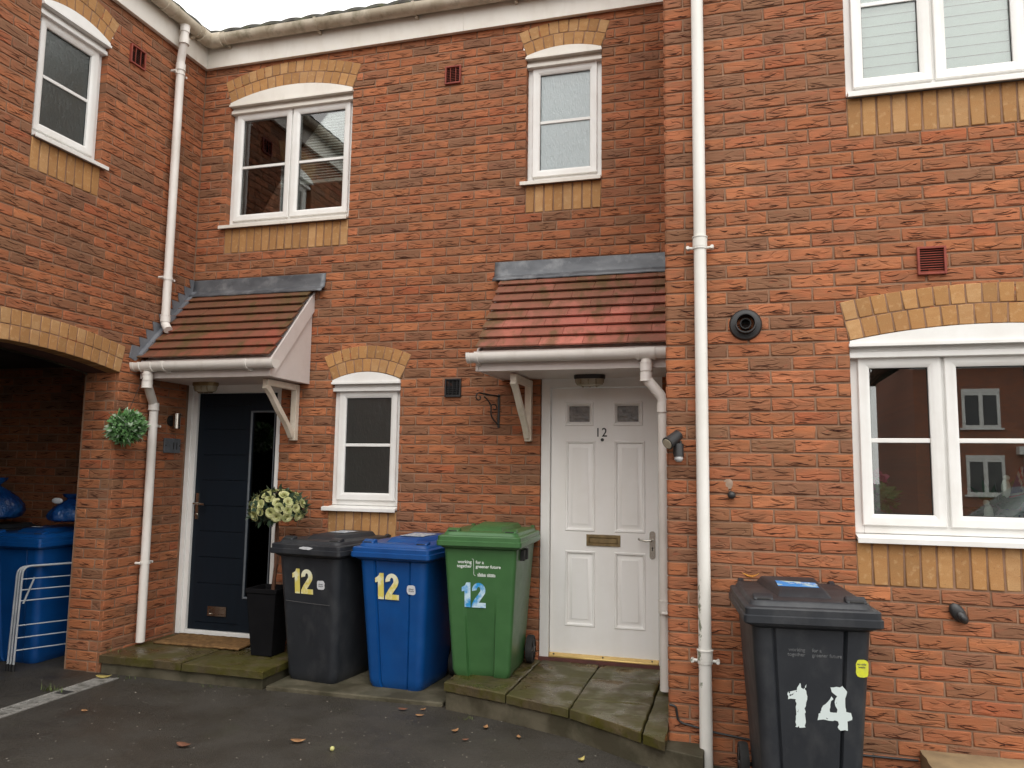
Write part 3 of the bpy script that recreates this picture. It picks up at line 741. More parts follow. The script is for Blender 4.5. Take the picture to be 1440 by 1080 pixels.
brick_wall('front_wall', hL, PM, 0, 2.6, G - .05, TOP + .02, [wh(W1), wh(W3), (0.0, .925, G - .1, 2.185)], [wa(W1), wa(W3)], 0.0, tooth=(None, SPL))
brick_wall('wing_wall', hL, PL, -7.0, 0, G - .05, TOP + .02, [wh(WL), (ARCH[0], ARCH[1], G - .1, ARCH[2])], [wa(WL), ARCH], -.783, phase=1)
brick_wall('arch_pier', hL, PP, -.32, -.0305, G - .05, 2.215, [(-.0305, -.025, G - .1, 2.3)], origin=0, phase=1)
brick_wall('passage_wall', hL, PB, -5.5, -.32, G - .05, 2.45, origin=-.1)
m = MB(); m.box(-.322, -.30, -.775, -.031, G, 2.2); m.build('pier_back', MORTAR, hL)
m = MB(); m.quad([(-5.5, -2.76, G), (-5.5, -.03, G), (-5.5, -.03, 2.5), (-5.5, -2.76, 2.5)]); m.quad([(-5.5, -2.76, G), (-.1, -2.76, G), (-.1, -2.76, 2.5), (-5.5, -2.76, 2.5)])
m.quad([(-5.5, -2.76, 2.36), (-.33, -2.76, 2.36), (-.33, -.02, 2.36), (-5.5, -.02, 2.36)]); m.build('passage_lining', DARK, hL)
# soffit of the arch and its pale edge strip
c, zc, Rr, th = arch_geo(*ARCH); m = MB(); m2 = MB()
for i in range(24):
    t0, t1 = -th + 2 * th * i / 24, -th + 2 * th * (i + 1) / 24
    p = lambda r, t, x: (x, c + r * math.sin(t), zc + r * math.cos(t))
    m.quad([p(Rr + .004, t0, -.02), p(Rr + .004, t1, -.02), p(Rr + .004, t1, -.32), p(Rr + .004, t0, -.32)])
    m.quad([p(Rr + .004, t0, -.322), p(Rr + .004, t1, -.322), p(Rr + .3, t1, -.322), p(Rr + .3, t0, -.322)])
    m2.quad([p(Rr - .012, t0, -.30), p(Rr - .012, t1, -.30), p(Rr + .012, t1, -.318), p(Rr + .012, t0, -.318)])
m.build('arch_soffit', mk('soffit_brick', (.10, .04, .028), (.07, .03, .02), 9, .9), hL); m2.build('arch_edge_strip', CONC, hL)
for (P, w, lights, gl, aged, nm) in ((PM, W1, 2, GLASS, True, 'm'), (PM, W3, 1, FROSTD, False, 's')):
    o = window(hL, P, w[0], w[1], w[3], w[4], w[5], w[6], lights, gl, aged=aged, sill_left=.04); soldier_course(hL, P, w[0], w[1], w[2]); brick_arch(hL, P, *wa(w))
    if lights == 2:
        b = MB(P); z = 4.56
        for i in range(2):
            s0, s1 = (.505, .84) if i == 0 else (.93, 1.40)
            z = 4.57
            while z > 3.98: b.quad([(s0, .135, z - .0065), (s1, .135, z - .0065), (s1, .143, z + .0065), (s0, .143, z + .0065)]); z -= .025
            b.box(s0, s1, .133, .158, 3.945, 3.975)
        b.build('venetian_blind', BLINDW, o)
        k = MB(P)
        for i in range(15): k.box(.372 + i * .009, .380 + i * .009, .165 + .012 * (i % 2), .185 + .012 * (i % 2), 3.60, 4.62)
        k.build('curtain', CURTAIN, o)
o = window(hL, PL, WL[0], WL[1], WL[3], WL[4], WL[5], WL[6], 1, FROST, sill_left=.0, sill_right=.04); soldier_course(hL, PL, WL[0], WL[1], WL[2]); brick_arch(hL, PL, *wa(WL))
brick_arch(hL, PL, *ARCH)
# second upper window of the wing, seen mirrored in the front window
WX = (-4.6, -3.4, 3.55, 3.585, 4.655, 4.69, .10)
vent(hL, PL, -.905, -.745, 4.655, 4.81, TERRA, 9, 3)

# fascia, eaves gutters and roofs of the low range
def eaves(parent, x0, x1, y=0.0, z=TOP):
    m = MB(); m.box(x0, x1, y - .042, y - .016, z, z + .25); m.box(x0, x1, y - .016, y - .0, z + .004, z + .02)
    m.build('fascia_board', UPVC_OLD, parent, .003)
def tile_roof(parent, P, a0, a1, zeave, run, name='tiled_roof', start=.10, pitch=.62):
    """P(a, d, z): d grows up the slope; wavy interlocking tiles in courses"""
    m = MB(P); n = int((a1 - a0) / .05); rows = int(run / .28)
    for r in range(rows):
        d0, d1 = r * .28 - start, (r + 1) * .28 + .03 - start; ids = []
        for i in range(n + 1):
            a = a0 + (a1 - a0) * i / n; w = .016 * abs(math.sin(i * math.pi / 4 + (r % 2) * 0))
            zz = lambda d, e: zeave + (d + start) * pitch + e
            ids.append([m.vert(a, d0, zz(d0, w + .0)), m.vert(a, d0, zz(d0, w + .028)), m.vert(a, d1, zz(d1, w + .008))])
        for i in range(n):
            for k in range(2): m.face([ids[i][k], ids[i + 1][k], ids[i + 1][k + 1], ids[i][k + 1]], 0, k == 1)
    m.quad([(a0, -start + .01, zeave - .02), (a1, -start + .01, zeave - .02), (a1, run - start, zeave + run * pitch - .03), (a0, run - start, zeave + run * pitch - .03)])
    return m.build(name, ROOFTILE, parent)
eaves(hL, .042, SPL); eaves(hM, SPL, XR)
m = MB(); m.box(.016, .042, -7, -.016, TOP, TOP + .25); m.box(0, .016, -7, -.0, TOP + .004, TOP + .02); m.build('fascia_board', UPVC_OLD, hL, .003)
gz = TOP + .230
gutter(hL, (.16, -.105, gz), (SPL, -.105, gz), 'x', .058, GUTTER, (.12, 1.02, 1.92), False)
gutter(hM, (SPL, -.105, gz), (XR - .01, -.105, gz), 'x', .058, GUTTER, (.45, 1.2), False)
gutter(hL, (.105, -7, gz), (.105, -.16, gz), 'y', .058, GUTTER, (6.05, 5.1, 4.1, 6.72), False, unions=(6.36,))
m = MB(); pts = [(.105, -.22), (.108, -.16), (.125, -.125), (.16, -.108), (.22, -.105)]
m.tube(bend([(.105, -.24, gz - .012), (.105, -.105, gz - .012), (.24, -.105, gz - .012)], .05), .064, 18); m.build('gutter_angle', GUTTER, hL)
tile_roof(hL, lambda a, d, z: (a, d, z), -.2, SPL, TOP + .280, 4.2); tile_roof(hM, lambda a, d, z: (a, d, z), SPL, XR, TOP + .280, 4.2)
tile_roof(hL, lambda a, d, z: (-d, a, z), -7, .2, TOP + .280, 3.4, pitch=.80)
# pipes of the left house
downpipe(hL, [(.105, -.43, gz - .05), (.105, -.43, gz - .20), (.06, -.405, gz - .35), (.06, -.40, gz - .41), (.06, -.395, 2.70), (.06, -.395, 2.64), (.115, -.42, 2.585)], [(.06, -.40, 4.80), (.06, -.395, 3.02)], wall=(-1, 0, 0),
         joints=[((.105, -.43, gz - .085), (0, 0, 1)), ((.105, -.43, gz - .19), (0, 0, -1)), ((.06, -.40, 4.86), (0, 0, -1)), ((.06, -.395, 2.685), (0, 0, 1))])
# canopy over door 11
c11 = canopy(hL, .004, 1.20, True, 8, ((.21, .060, .034), (.24, .066, .038), (.19, .062, .036))); lead_top(c11, .004, 1.30, 3)
m = MB(); m.box(1.19, 1.285, -.012, -.002, 2.965, 3.0); m.build('lead_corner', LEAD, c11)
# stepped soakers up the wing wall
sl = (Vector((0, *TS1)) - Vector((0, *TS0))); m = MB(); low = []; up = []
pts = []
ry = lambda z: TS0[0] + (TS1[0] - TS0[0]) * (z - TS0[1]) / (TS1[1] - TS0[1])
for i in range(9):
    zk = 2.425 + .075 * i; yk = ry(zk - .125)
    if zk > 3.06: break
    pts += [(yk - .052, zk), (yk + .038, zk - .006)]
ya, za = TS0[0] + (TS1[0] - TS0[0]) * 1.05, TS0[1] + (TS1[1] - TS0[1]) * 1.05
poly = [(ya, za + .01)] + [(ya - .07, za + .03)] + pts + [(-.06, 3.10), (-.002, 3.10), (-.002, 2.96)]
m.prism(poly, .002, .009, 'x')
yb = TS1[0]; m.prism([(TS1[0] - .01, TS1[1] + .035), (TS0[0], TS0[1] + .035), (TS0[0], TS0[1] + .012), (TS1[0] - .01, TS1[1] + .012)], .009, .05, 'x')
m.build('stepped_flashing', LEADPALE, c11)
gutter(c11, (-.0 + .015, -.640, 2.268), (1.262, -.640, 2.268), 'x', .050, PIPE, (.28, 1.02), True, unions=(.12,))
gallows(c11, 1.075)
downpipe(hL, [(.135, -.640, 2.215), (.135, -.640, 2.12), (.055, -.47, 1.985), (.055, -.455, 1.93), (.055, -.445, .11)], [(.055, -.45, 1.80), (.055, -.445, .72)], wall=(-1, 0, 0), joints=[((.135, -.64, 2.165), (0, 0, 1)), ((.135, -.64, 2.115), (0, 0, -1)), ((.058, -.462, 1.955), (0, 0, -1))])
# door 11
m = MB(PM)
for q in ((.0, .045, .045), (.045, .088, .06)): m.box(q[0], q[1], q[2] - .03, .12, .085, 2.183)
m.box(.878, .925, .02, .12, .085, 2.183); m.box(.088, .878, .03, .12, 2.108, 2.183); m.box(.088, .878, .035, .12, .085, .118)
m.build('door_frame', UPVC, hL, .003)
m = MB(PM); gl = [(.165, .585, z - .003, z + .003) for z in (.505, .72, .935, 1.15, 1.365, 1.58, 1.795, 2.0)]
gp = (.625, .835, .41, 1.94)
leaf = (.09, .876, .122, 2.106); holed_slab(m, leaf, gl + [gp, (.165, .585, .18, .186)], .058, .10)
for g in gl + [(.165, .585, .18, .186)]: nest(m, g, [(0, .058), (.0012, .066)])
nest(m, gp, [(0, .058), (.004, .09)], False)
d11 = m.build('door', NAVY, hL)
m = MB(PM); m.box(gp[0], gp[1], .074, .082, gp[2], gp[3]); m.build('pane', glass_mat('black_glass', (.03, .03, .035), .02, False, .0), d11)
m = MB(PM); nest(m, gp, [(-.012, .058), (-.014, .05), (-.006, .05), (.0, .056), (.001, .072)], False); m.build('glazing_bead', mk('grey_bead', (.12, .135, .15), (.09, .105, .12), 5, .5), d11)
m = MB(PM); nest(m, (.285, .468, .238, .320), [(0, .058), (.002, .046), (.018, .046), (.021, .051)], True); m.build('letterbox', CHROME, d11)
m = MB(PM); nest(m, (.107, .140, 1.03, 1.255), [(0, .058), (.003, .048)]); m.tube([(.123, .048, 1.165), (.123, .005, 1.165), (.128, -.004, 1.165), (.235, -.004, 1.162)], .009, 10); m.tube([(.123, .05, 1.07), (.123, .036, 1.07)], .012, 12); m.build('handle', CHROME, d11)

# ------------------------------------------------------------------ house with door 12
brick_wall('front_wall', hM, PM, 2.45, XR, G - .05, TOP + .02, [wh(W2), (3.15, 4.055, G - .1, 2.185)], [wa(W2)], 0.0, tooth=(SPL, None))
o = window(hM, PM, W2[0], W2[1], W2[3], W2[4], W2[5], W2[6], 1, FROSTW, aged=True); soldier_course(hM, PM, W2[0], W2[1], W2[2]); brick_arch(hM, PM, *wa(W2))
m = MB(PM); m.box(W2[0] + .05, W2[1] - .05, .095, .10, W2[3] + .03, W2[4]); m.build('roller_blind', mk('pale_blind', (.80, .86, .88), (.77, .83, .86), 3, .7), o)
vent(hM, PM, 2.322, 2.458, 4.612, 4.765, TERRA, 9, 3); vent(hM, PM, 2.381, 2.515, 2.045, 2.19, BLACKP, 8, 4)
c12 = canopy(hM, 2.835, XR - .004, False, 8, ((.39, .120, .088), (.35, .108, .075), (.42, .135, .10))); lead_top(c12, 2.775, XR - .004, 8)
m = MB(); m.box(2.785, 2.845, -.012, -.002, 2.945, 3.0); m.build('lead_corner', LEAD, c12)
gutter(c12, (2.80, -.640, 2.268), (XR - .008, -.640, 2.268), 'x', .050, PIPE, (.06,), True, unions=(1.21,))
gallows(c12, 3.065)
downpipe(hM, [(4.01, -.640, 2.215), (4.01, -.640, 2.09), (4.115, -.625, 1.96), (4.115, -.62, 1.88), (4.115, -.60, .14)], [(4.115, -.612, .62)], wall=(1, 0, 0), joints=[((4.01, -.64, 2.165), (0, 0, 1)), ((4.01, -.64, 2.10), (0, 0, -1)), ((4.115, -.62, 1.90), (0, 0, -1)), ((4.115, -.605, .66), (0, 0, 1))])
m = MB(PM)
m.box(3.153, 3.222, .02, .12, .135, 2.183); m.box(4.018, 4.055, .02, .12, .135, 2.183); m.box(3.222, 4.018, .022, .12, 2.108, 2.183)
m.build('door_frame', UPVC, hM, .003)
leaf = (3.226, 4.014, .165, 2.104); lites = [(3.330, 3.545, 1.822, 2.0), (3.692, 3.908, 1.822, 2.0)]
pans = [(3.335, 3.560, 1.045, 1.712), (3.70, 3.925, 1.045, 1.712), (3.335, 3.560, .362, .905), (3.70, 3.925, .362, .905)]
m = MB(PM); holed_slab(m, leaf, lites + pans, .05, .095)
for p in pans: nest(m, p, [(0, .05), (.006, .044), (.016, .047), (.022, .060), (.030, .060), (.052, .053), (.055, .0505)])
for p in lites: nest(m, p, [(0, .05), (.004, .040), (.014, .040), (.03, .056), (.031, .08)], False)
d12 = m.build('door', DOORWHITE, hM)
for p in lites:
    m = MB(PM); m.box(p[0] + .025, p[1] - .025, .068, .074, p[2] + .025, p[3] - .025); m.build('pane', mk('obscure_door_glass', (.14, .12, .10), (.07, .06, .055), 26, .25, .7, 40, spec=.7, bd=.01), d12)
m = MB(PM); nest(m, (3.494, 3.745, .942, 1.026), [(0, .05), (.003, .040), (.020, .040), (.024, .046), (.026, .043)]); m.build('letterbox', OLDBRASS, d12)
m = MB(PM); pts = []
for k in range(24): a = 2 * math.pi * k / 24; pts.append((3.975 + .021 * math.cos(a), .965 + (.078 if math.sin(a) > 0 else -.078) + .021 * math.sin(a)))
m.prism(pts, .05, .043, 'y'); m.tube([(3.975, .043, 1.0), (3.975, .005, 1.0), (3.968, -.002, 1.0), (3.93, -.002, .998), (3.89, -.002, 1.004), (3.878, -.004, 1.012)], .007, 10); m.build('handle', CHROME, d12)
m = MB(PM); m.tube([(3.975, .0425, .945), (3.975, .041, .945)], .006, 10); m.box(3.972, 3.978, .041, .0425, .925, .945); m.build('keyhole', NUM, d12)
text('door_number', '12', .092, NUM, d12, frame_M((3.603, .0485, 1.742), (1, 0, 0), (0, 0, 1)), 0.001, .92, spacing=1.15)
m = MB(PM); m.tube([(3.612, .05, 1.718), (3.612, .042, 1.718)], .012, 16); m.build('spyhole', NUM, d12)
m = MB(PM); m.prism([(.05, .168), (.012, .150), (.012, .140), (.095, .140), (.095, .168)], 3.224, 4.016, 'x')
m.v = [(v[0], v[1], v[2]) for v in m.v]; o = m.build('threshold', BRASS, hM, .002)
k = MB()
for x in (3.26, 3.62, 3.97): k.tube([(x, .032, .158), (x, .029, .163)], .006, 8)
k.build('screw', NUM, o)
m = MB(); m.box(3.10, 4.12, .004, .10, .06, .139); m.build('brick_sill', mk('sill_brick', (.13, .045, .035), (.09, .035, .03), 8, .8, .3, 80), hM)

# ------------------------------------------------------------------ projecting house on the right
brick_wall('front_wall', hR, PR, XR, 8.2, G - .05, 5.3, [wh(W4), wh(W5)], [wa(W4), wa(W5)], XR, endcaps=(True, False))
brick_wall('return_wall', hR, PS, YR, 0, G - .05, 5.3, [], [], YR, phase=1)
m = MB(); m.box(XR + .012, XR + .1, YR + .01, .02, G, 5.3); m.build('wall_core', MORTAR, hR)
for (w, st) in ((W4, 0), (W5, 1)):
    o = window(hR, PR, w[0], w[1], w[3], w[4], w[5], w[6], 3, GLASS, barz=.50, sill_left=-.004, board=not st, depth=1.4); soldier_course(hR, PR, w[0], w[1], w[2]); brick_arch(hR, PR, *wa(w))
    if st:
        for i in range(3):
            s0 = w[0] + .45 * i + .06; b = MB(PR); z = w[3] + .09
            while z < w[4] - .05: b.quad([(s0, .105, z - .026), (s0 + .33, .105, z - .026), (s0 + .33, .113, z + .034), (s0, .113, z + .034)]); z += .06
            b.box(s0 - .03, s0, .10, .125, w[3], w[4] - .02); b.box(s0 + .33, s0 + .36, .10, .125, w[3], w[4] - .02); b.box(s0, s0 + .33, .10, .125, w[3], w[3] + .06)
            b.build('louvre_shutter', SHUTTER, o)
vent(hR, PR, 5.492, 5.630, 2.537, 2.687, TERRA, 10, 1)
m = MB(); cx, cz = 4.621, 2.306
def ringp(r, y): return [(cx + r * math.cos(2 * math.pi * k / 32), y, cz + r * math.sin(2 * math.pi * k / 32)) for k in range(32)]
m.loft([ringp(.088, YR + .02), ringp(.088, YR - .005), ringp(.080, YR - .016), ringp(.056, YR - .020), ringp(.054, YR - .07), ringp(.048, YR - .07), ringp(.046, YR + .01)], cap1=True); fl = m.build('flue', BLACKP, hR)
m = MB(); m.loft([ringp(.03, YR + .005), ringp(.03, YR - .05), ringp(.024, YR - .05), ringp(.022, YR)], cap1=True); m.build('flue_core', RUBBER, fl)
downpipe(hR, [(4.383, YR - .06, 5.2), (4.383, YR - .06, 1.7), (4.383, YR - .062, G + .01)], [(4.383, YR - .06, 2.745), (4.383, YR - .061, .498)], MOSSPIPE, joints=[((4.383, YR - .06, 2.775), (0, 0, 1)), ((4.383, YR - .061, .528), (0, 0, 1))])
m = MB(); m.ball((4.532, YR - .022, 1.372), .022, 16, 10); m.tube([(4.532, YR, 1.372), (4.532, YR - .02, 1.372)], .012, 12); m.build('pipe_stub', BLACKP, hR)
m = MB(); m.ball((4.515, YR + .002, 1.43), .03, 10, 8, sc=(.9, .12, 1)); m.build('filler_patch', mk('filler', (.34, .25, .19), (.25, .17, .12), 30, .9), hR)
m = MB(); m.ball((0, 0, 0), .045, 14, 10, sc=(.95, .45, 1.05)); m.ball((.014, -.016, -.016), .030, 14, 10, sc=(1, .6, 1)); m.ball((.016, -.030, -.018), .017, 12, 8, sc=(1, .5, 1))
m.v = [(5.605 + v[0] * .9 + v[2] * .18 * -1, YR - .012 + v[1], .815 + v[2] + v[0] * -.2) for v in m.v]; m.build('cable_cover', BLACKP, hR)
m = MB(); m.tube(bend([(4.19, YR - .006, .245), (4.225, YR - .008, .24), (4.235, YR - .008, .17), (4.26, YR - .008, .155), (4.42, YR - .008, .125), (4.8, YR - .008, .085), (5.4, YR - .008, .09)], .02), .006, 8); m.build('black_cable', BLACKP, hR)
m = MB(); m.box(XR - .02, 8.2, YR - .04, YR - .016, 5.3, 5.5); m.build('fascia_board', UPVC_OLD, hR)
tile_roof(hR, lambda a, d, z: (a, YR + d, z), XR - .05, 8.2, 5.52, 5.0)

# ------------------------------------------------------------------ ground, steps and things on the ground
m = MB(); m.quad([(-90, -120, G), (110, -120, G), (110, 60, G), (-90, 60, G)]); o = m.build('ground', ASPH); tag(o, kind='structure')
def stone(mb, poly, z0, z1, col, seed):
    """one riven slab: slightly uneven edges and top"""
    rnd = random.Random(seed); out = []; n = len(poly)
    for i in range(n):
        a, b = Vector(poly[i]), Vector(poly[(i + 1) % n]); k = max(1, int((b - a).length / .06))
        for j in range(k):
            p = a.lerp(b, j / k); e = .0 if j == 0 else .004; out.append((p.x + rnd.uniform(-e, e), p.y + rnd.uniform(-e, e)))
    cx = sum(p[0] for p in out) / len(out); cy = sum(p[1] for p in out) / len(out)
    tl = rnd.uniform(-.004, .004)
    sh = lambda p, s: (cx + (p[0] - cx) * s, cy + (p[1] - cy) * s)
    A = [mb.vert(p[0], p[1], z0) for p in out]; B = [mb.vert(p[0], p[1], z1 - .006 + tl + rnd.uniform(-.003, .002)) for p in out]; Cc = [mb.vert(*sh(p, .965), z1 + tl) for p in out]
    for i in range(len(out)):
        j = (i + 1) % len(out); mb.face([A[i], A[j], B[j], B[i]], 0, False, col=col); mb.face([B[i], B[j], Cc[j], Cc[i]], 0, True, col=col)
    mb.face(Cc, 0, False, col=col)
def flagcol(): k = random.uniform(.75, 1.15); return random.choice([(.125 * k, .095 * k, .05 * k), (.11 * k, .085 * k, .046 * k), (.095 * k, .068 * k, .035 * k)])
t = thing('doorstep', (.7, -.4, G), 'low mossy stone doorstep under the dark navy door', 'step')
m = MB(); stone(m, [(.006, -.80), (.72, -.80), (.72, -.012), (.006, -.012)], .03, .085, flagcol(), 1); stone(m, [(.728, -.80), (1.395, -.805), (1.395, -.012), (.728, -.012)], .03, .085, flagcol(), 2); m.build('paving_slab', FLAG, t)
m = MB(); m.prism([(.004, -.775), (1.375, -.778), (1.375, -.01), (.004, -.01)], G - .02, .028, 'z'); m.build('concrete_base', CONC, t, .006)
m = MB(); m.prism([(1.40, -.775), (2.0, -.765), (2.70, -.75), (2.70, -.01), (1.40, -.01)], G - .02, -.022, 'z'); o = m.build('concrete_strip', CONC, None, .008); tag(o, 'thin mossy concrete strip under the charcoal and blue bins at the house wall', 'paving')
t = thing('doorstep', (3.5, -.6, G), 'large flagstone doorstep in front of the white door with an angled front edge', 'step')
st = [[(2.725, -.80), (3.172, -.925), (3.172, -.47), (2.725, -.47)], [(2.725, -.462), (3.172, -.462), (3.172, -.012), (2.725, -.012)], [(3.182, -.93), (3.60, -1.085), (3.60, -.60), (3.182, -.60)], [(3.182, -.592), (3.60, -.592), (3.60, -.012), (3.182, -.012)],
      [(3.61, -1.09), (4.052, -1.37), (4.052, -.885), (3.61, -.885)], [(3.61, -.877), (4.052, -.877), (4.052, -.40), (3.61, -.40)], [(3.61, -.392), (4.052, -.392), (4.052, -.012), (3.61, -.012)], [(4.062, -1.378), (4.182, -1.455), (4.182, -.64), (4.062, -.64)], [(4.062, -.632), (4.182, -.632), (4.182, -.012), (4.062, -.012)]]
for i, p in enumerate(st):
    m = MB(); stone(m, p, .068, .122, flagcol(), 20 + i); m.build('flagstone', FLAG, t)
m = MB(); m.prism([(2.73, -.785), (3.17, -.905), (3.60, -1.065), (4.05, -1.35), (4.375, -1.46), (4.375, YR - .004), (XR - .002, YR - .004), (XR - .002, -.01), (2.73, -.01)], G - .02, .060, 'z'); m.build('concrete_base', CONC, t, .006)
t = thing('doorstep', (5.9, -1.5, G), 'sandy stone step at the wall right of the charcoal bin marked 14', 'step')
m = MB(); stone(m, [(5.41, -1.86), (6.6, -1.86), (6.6, YR - .006), (5.41, YR - .006)], .06, .145, (.33, .24, .13), 5); m.build('paving_slab', STONE14, t)
m = MB(); m.box(5.44, 6.57, -1.83, YR - .006, G - .02, .058); m.build('concrete_base', CONC, t, .006)
m = MB(); n = 26
for i in range(n + 1):
    for k in range(1): pass
rnd = random.Random(4); nx, ny = 30, 12; ids = []
for i in range(nx + 1):
    r_ = []
    for j in range(ny + 1):
        x = .13 + .76 * i / nx; y = -.385 + .345 * j / ny
        if j == 0: y += rnd.uniform(-.006, .004) + .02 * (i / nx) ; x += .0
        r_.append(m.vert(x + (.02 if j > 8 else 0) * -1, y, .106 + rnd.uniform(-.0025, .0025)))
    ids.append(r_)
for i in range(nx):
    for j in range(ny): m.face([ids[i][j], ids[i + 1][j], ids[i + 1][j + 1], ids[i][j + 1]], 0, True)
o = m.build('doormat', COIR); s = o.modifiers.new('thick', 'SOLIDIFY'); s.thickness = .016; s.offset = -1
tag(o, 'worn brown coir doormat on the step of the navy door', 'doormat')

t = thing('drain_channel', (.17, -2.4, G), 'slotted grey drain channel set in the asphalt along the archway', 'drain')
m = MB(); z = G + .004
m.box(.095, .115, -4.2, -.86, z - .02, z + .003); m.box(.225, .245, -4.2, -.86, z - .02, z + .003); y = -4.2
rnd = random.Random(9)
while y < -.87:
    if not (-1.30 < y < -1.24): m.box(.115, .225, y, y + .014, z - .02, z + .001 + rnd.uniform(-.001, .001))
    y += .0255
for y in (-3.9, -3.4, -2.9, -2.4, -1.9, -1.4, -.95): m.box(.115, .225, y, y + .05, z - .02, z + .0018)
m.build('grating', mk('grating_grey', (.30, .29, .27), (.2, .195, .18), 14, .7, .2, 80, dirt=(.06, .055, .04), dirt_amt=.8, dirt_scale=12), t)
m = MB(); m.quad([(.115, -4.2, z - .003), (.225, -4.2, z - .003), (.225, -.87, z - .003), (.115, -.87, z - .003)]); m.build('channel', RUBBER, t)

# ------------------------------------------------------------------ wheelie bins
def rr(wx, y0, y1, rad, z, n=7, front=None):
    """rounded rectangle ring; the front edge (y0) carries 17 extra points shaped by front(u)"""
    pts = []
    for (cx, cy, a0) in ((-wx + rad, y0 + rad, math.pi), (wx - rad, y0 + rad, 1.5 * math.pi), (wx - rad, y1 - rad, 0), (-wx + rad, y1 - rad, .5 * math.pi)):
        for k in range(n): a = a0 + .5 * math.pi * k / (n - 1); pts.append((cx + rad * math.cos(a), cy + rad * math.sin(a), z))
        if a0 == math.pi:
            for k in range(1, 40): u = -wx + rad + (2 * wx - 2 * rad) * k / 40; pts.append((u, y0 + (front(u / (wx - rad)) if front else 0), z))
    return pts
def wheelie_bin(loc, rz, label, mat, style, group='wheelie bins of the row', lidmat=None):
    t = thing('wheelie_bin', loc, label, 'wheelie bin', group, R(rz)); lid = lidmat or mat
    def rib(c, w, d): return lambda u: d * max(0, 1 - abs(u - c) / w)
    def fr(z):
        k = max(0, min(1, (.56 - z) / .5))
        if style == 'blue': return lambda u: (.020 if abs(abs(u) - .65) < .026 else 0) + (.008 if abs(u) < .62 else 0)
        if style == 'green': return lambda u: (.034 * k * (1 if abs(u) < .52 else 0))
        if style == 'num': return lambda u: (.020 if abs(u - .70) < .026 else 0) + (.012 if abs(u + .80) < .026 else 0)
        return lambda u: .0
    m = MB(); rings = []; zs = [0.0, .012, .04] + [.04 + .86 * i / 26 for i in range(1, 27)]
    for i, z in enumerate(zs):
        f = z / .9; wx = .205 + (.262 - .205) * f; y0 = -.255 - .085 * f; y1 = .225 + .075 * f
        if z < .03: wx -= .012 * (1 - z / .03); y0 += .012 * (1 - z / .03)
        rings.append(rr(wx, y0, y1, .03 if style == 'green' else .05, z, front=fr(z)))
    m.loft(rings); b = m.build('body', mat, t)
    m = MB()   # rim and comb under the lid
    m.loft([rr(.264, -.345, .30, .045, .872), rr(.284, -.365, .325, .045, .885), rr(.286, -.367, .328, .045, .925), rr(.278, -.36, .32, .045, .93)]); m.build('rim', mat, b)
    m = MB()
    m.loft([rr(.298, -.383, .335, .022, .893), rr(.303, -.388, .338, .024, .899), rr(.303, -.388, .338, .024, .928), rr(.2955, -.3805, .335, .024, .932), rr(.2955, -.3805, .335, .024, .958), rr(.290, -.375, .332, .026, .964),
            rr(.272, -.345, .326, .05, .967), rr(.264, -.335, .322, .055, .983), rr(.256, -.327, .318, .055, .989)]); l = m.build('lid', lid, t)
    m = MB(); h = [[(-.125, -.205, .985), (.125, -.205, .985), (.165, .30, .985), (-.165, .30, .985)], [(-.105, -.15, 1.016), (.105, -.15, 1.016), (.135, .285, 1.022), (-.135, .285, 1.022)]]
    m.loft(h, smooth=False); m.build('lid_hump', lid, l, .008, 3)
    for s in (-1, 1):   # lifting grips
        m = MB(); m.prism([(-.318, .985), (-.25, .985), (-.25, 1.008), (-.27, 1.012), (-.312, .996)], s * .205 - .045, s * .205 + .045, 'x'); m.build('lid_grip', lid, l, .006)
        m = MB(); m.box(s * .205 - .03, s * .205 + .03, -.3195, -.285, .991, 1.001); 
        m.P = None
        for i, v in enumerate(m.v):
            if v[1] < -.3 and v[2] > .995: m.v[i] = (v[0], v[1], .9945)
        m.build('grip_hollow', RUBBER, l)
    m = MB(); m.tube([(-.24, .365, .965), (.24, .365, .965)], .014, 12)
    for x in (-.235, -.09, .09, .235): m.prism([(.30, .90), (.385, .945), (.385, .985), (.34, 1.0), (.30, .985)], x - .014, x + .014, 'x')
    m.build('handle', mat, t, .003)
    m = MB(); m.tube([(-.255, .245, .095), (.255, .245, .095)], .011, 10); m.box(-.19, .19, .19, .25, .05, .15); m.build('axle', RUBBER, t)
    for s in (-1, 1):
        x = s * .248; m = MB()
        cyl = lambda r, xx: [(xx, .245 + r * math.cos(2 * math.pi * k / 28), .1 + r * math.sin(2 * math.pi * k / 28)) for k in range(28)]
        m.loft([cyl(.08, x - .024), cyl(.097, x - .022), cyl(.1, x - .012), cyl(.1, x + .012), cyl(.097, x + .022), cyl(.08, x + .024)], cap0=False, cap1=False)
        w = m.build('wheel', RUBBER, t)
        m = MB(); m.loft([cyl(.082, x - .018), cyl(.082, x + .018)]); 
        for k in range(6): a = math.pi * k / 3; m.tube([(x + s * .019, .245 + .02 * math.cos(a), .1 + .02 * math.sin(a)), (x + s * .019, .245 + .072 * math.cos(a), .1 + .072 * math.sin(a))], .007, 6)
        m.tube([(x + s * .01, .245, .1), (x + s * .028, .245, .1)], .022, 14); m.build('rim', BLACKP, w)
    return t
def bin_face(x, z, off=.0015):
    """frame on the sloping front of a bin"""
    f = z / .9; y = -.255 - .085 * f; s = Vector((0, -.085 / .9, 1)).normalized(); n = Vector((0, -1, -.085 / .9)).normalized()
    return frame_M(Vector((x, y, z)) + n * off, (1, 0, 0), s)
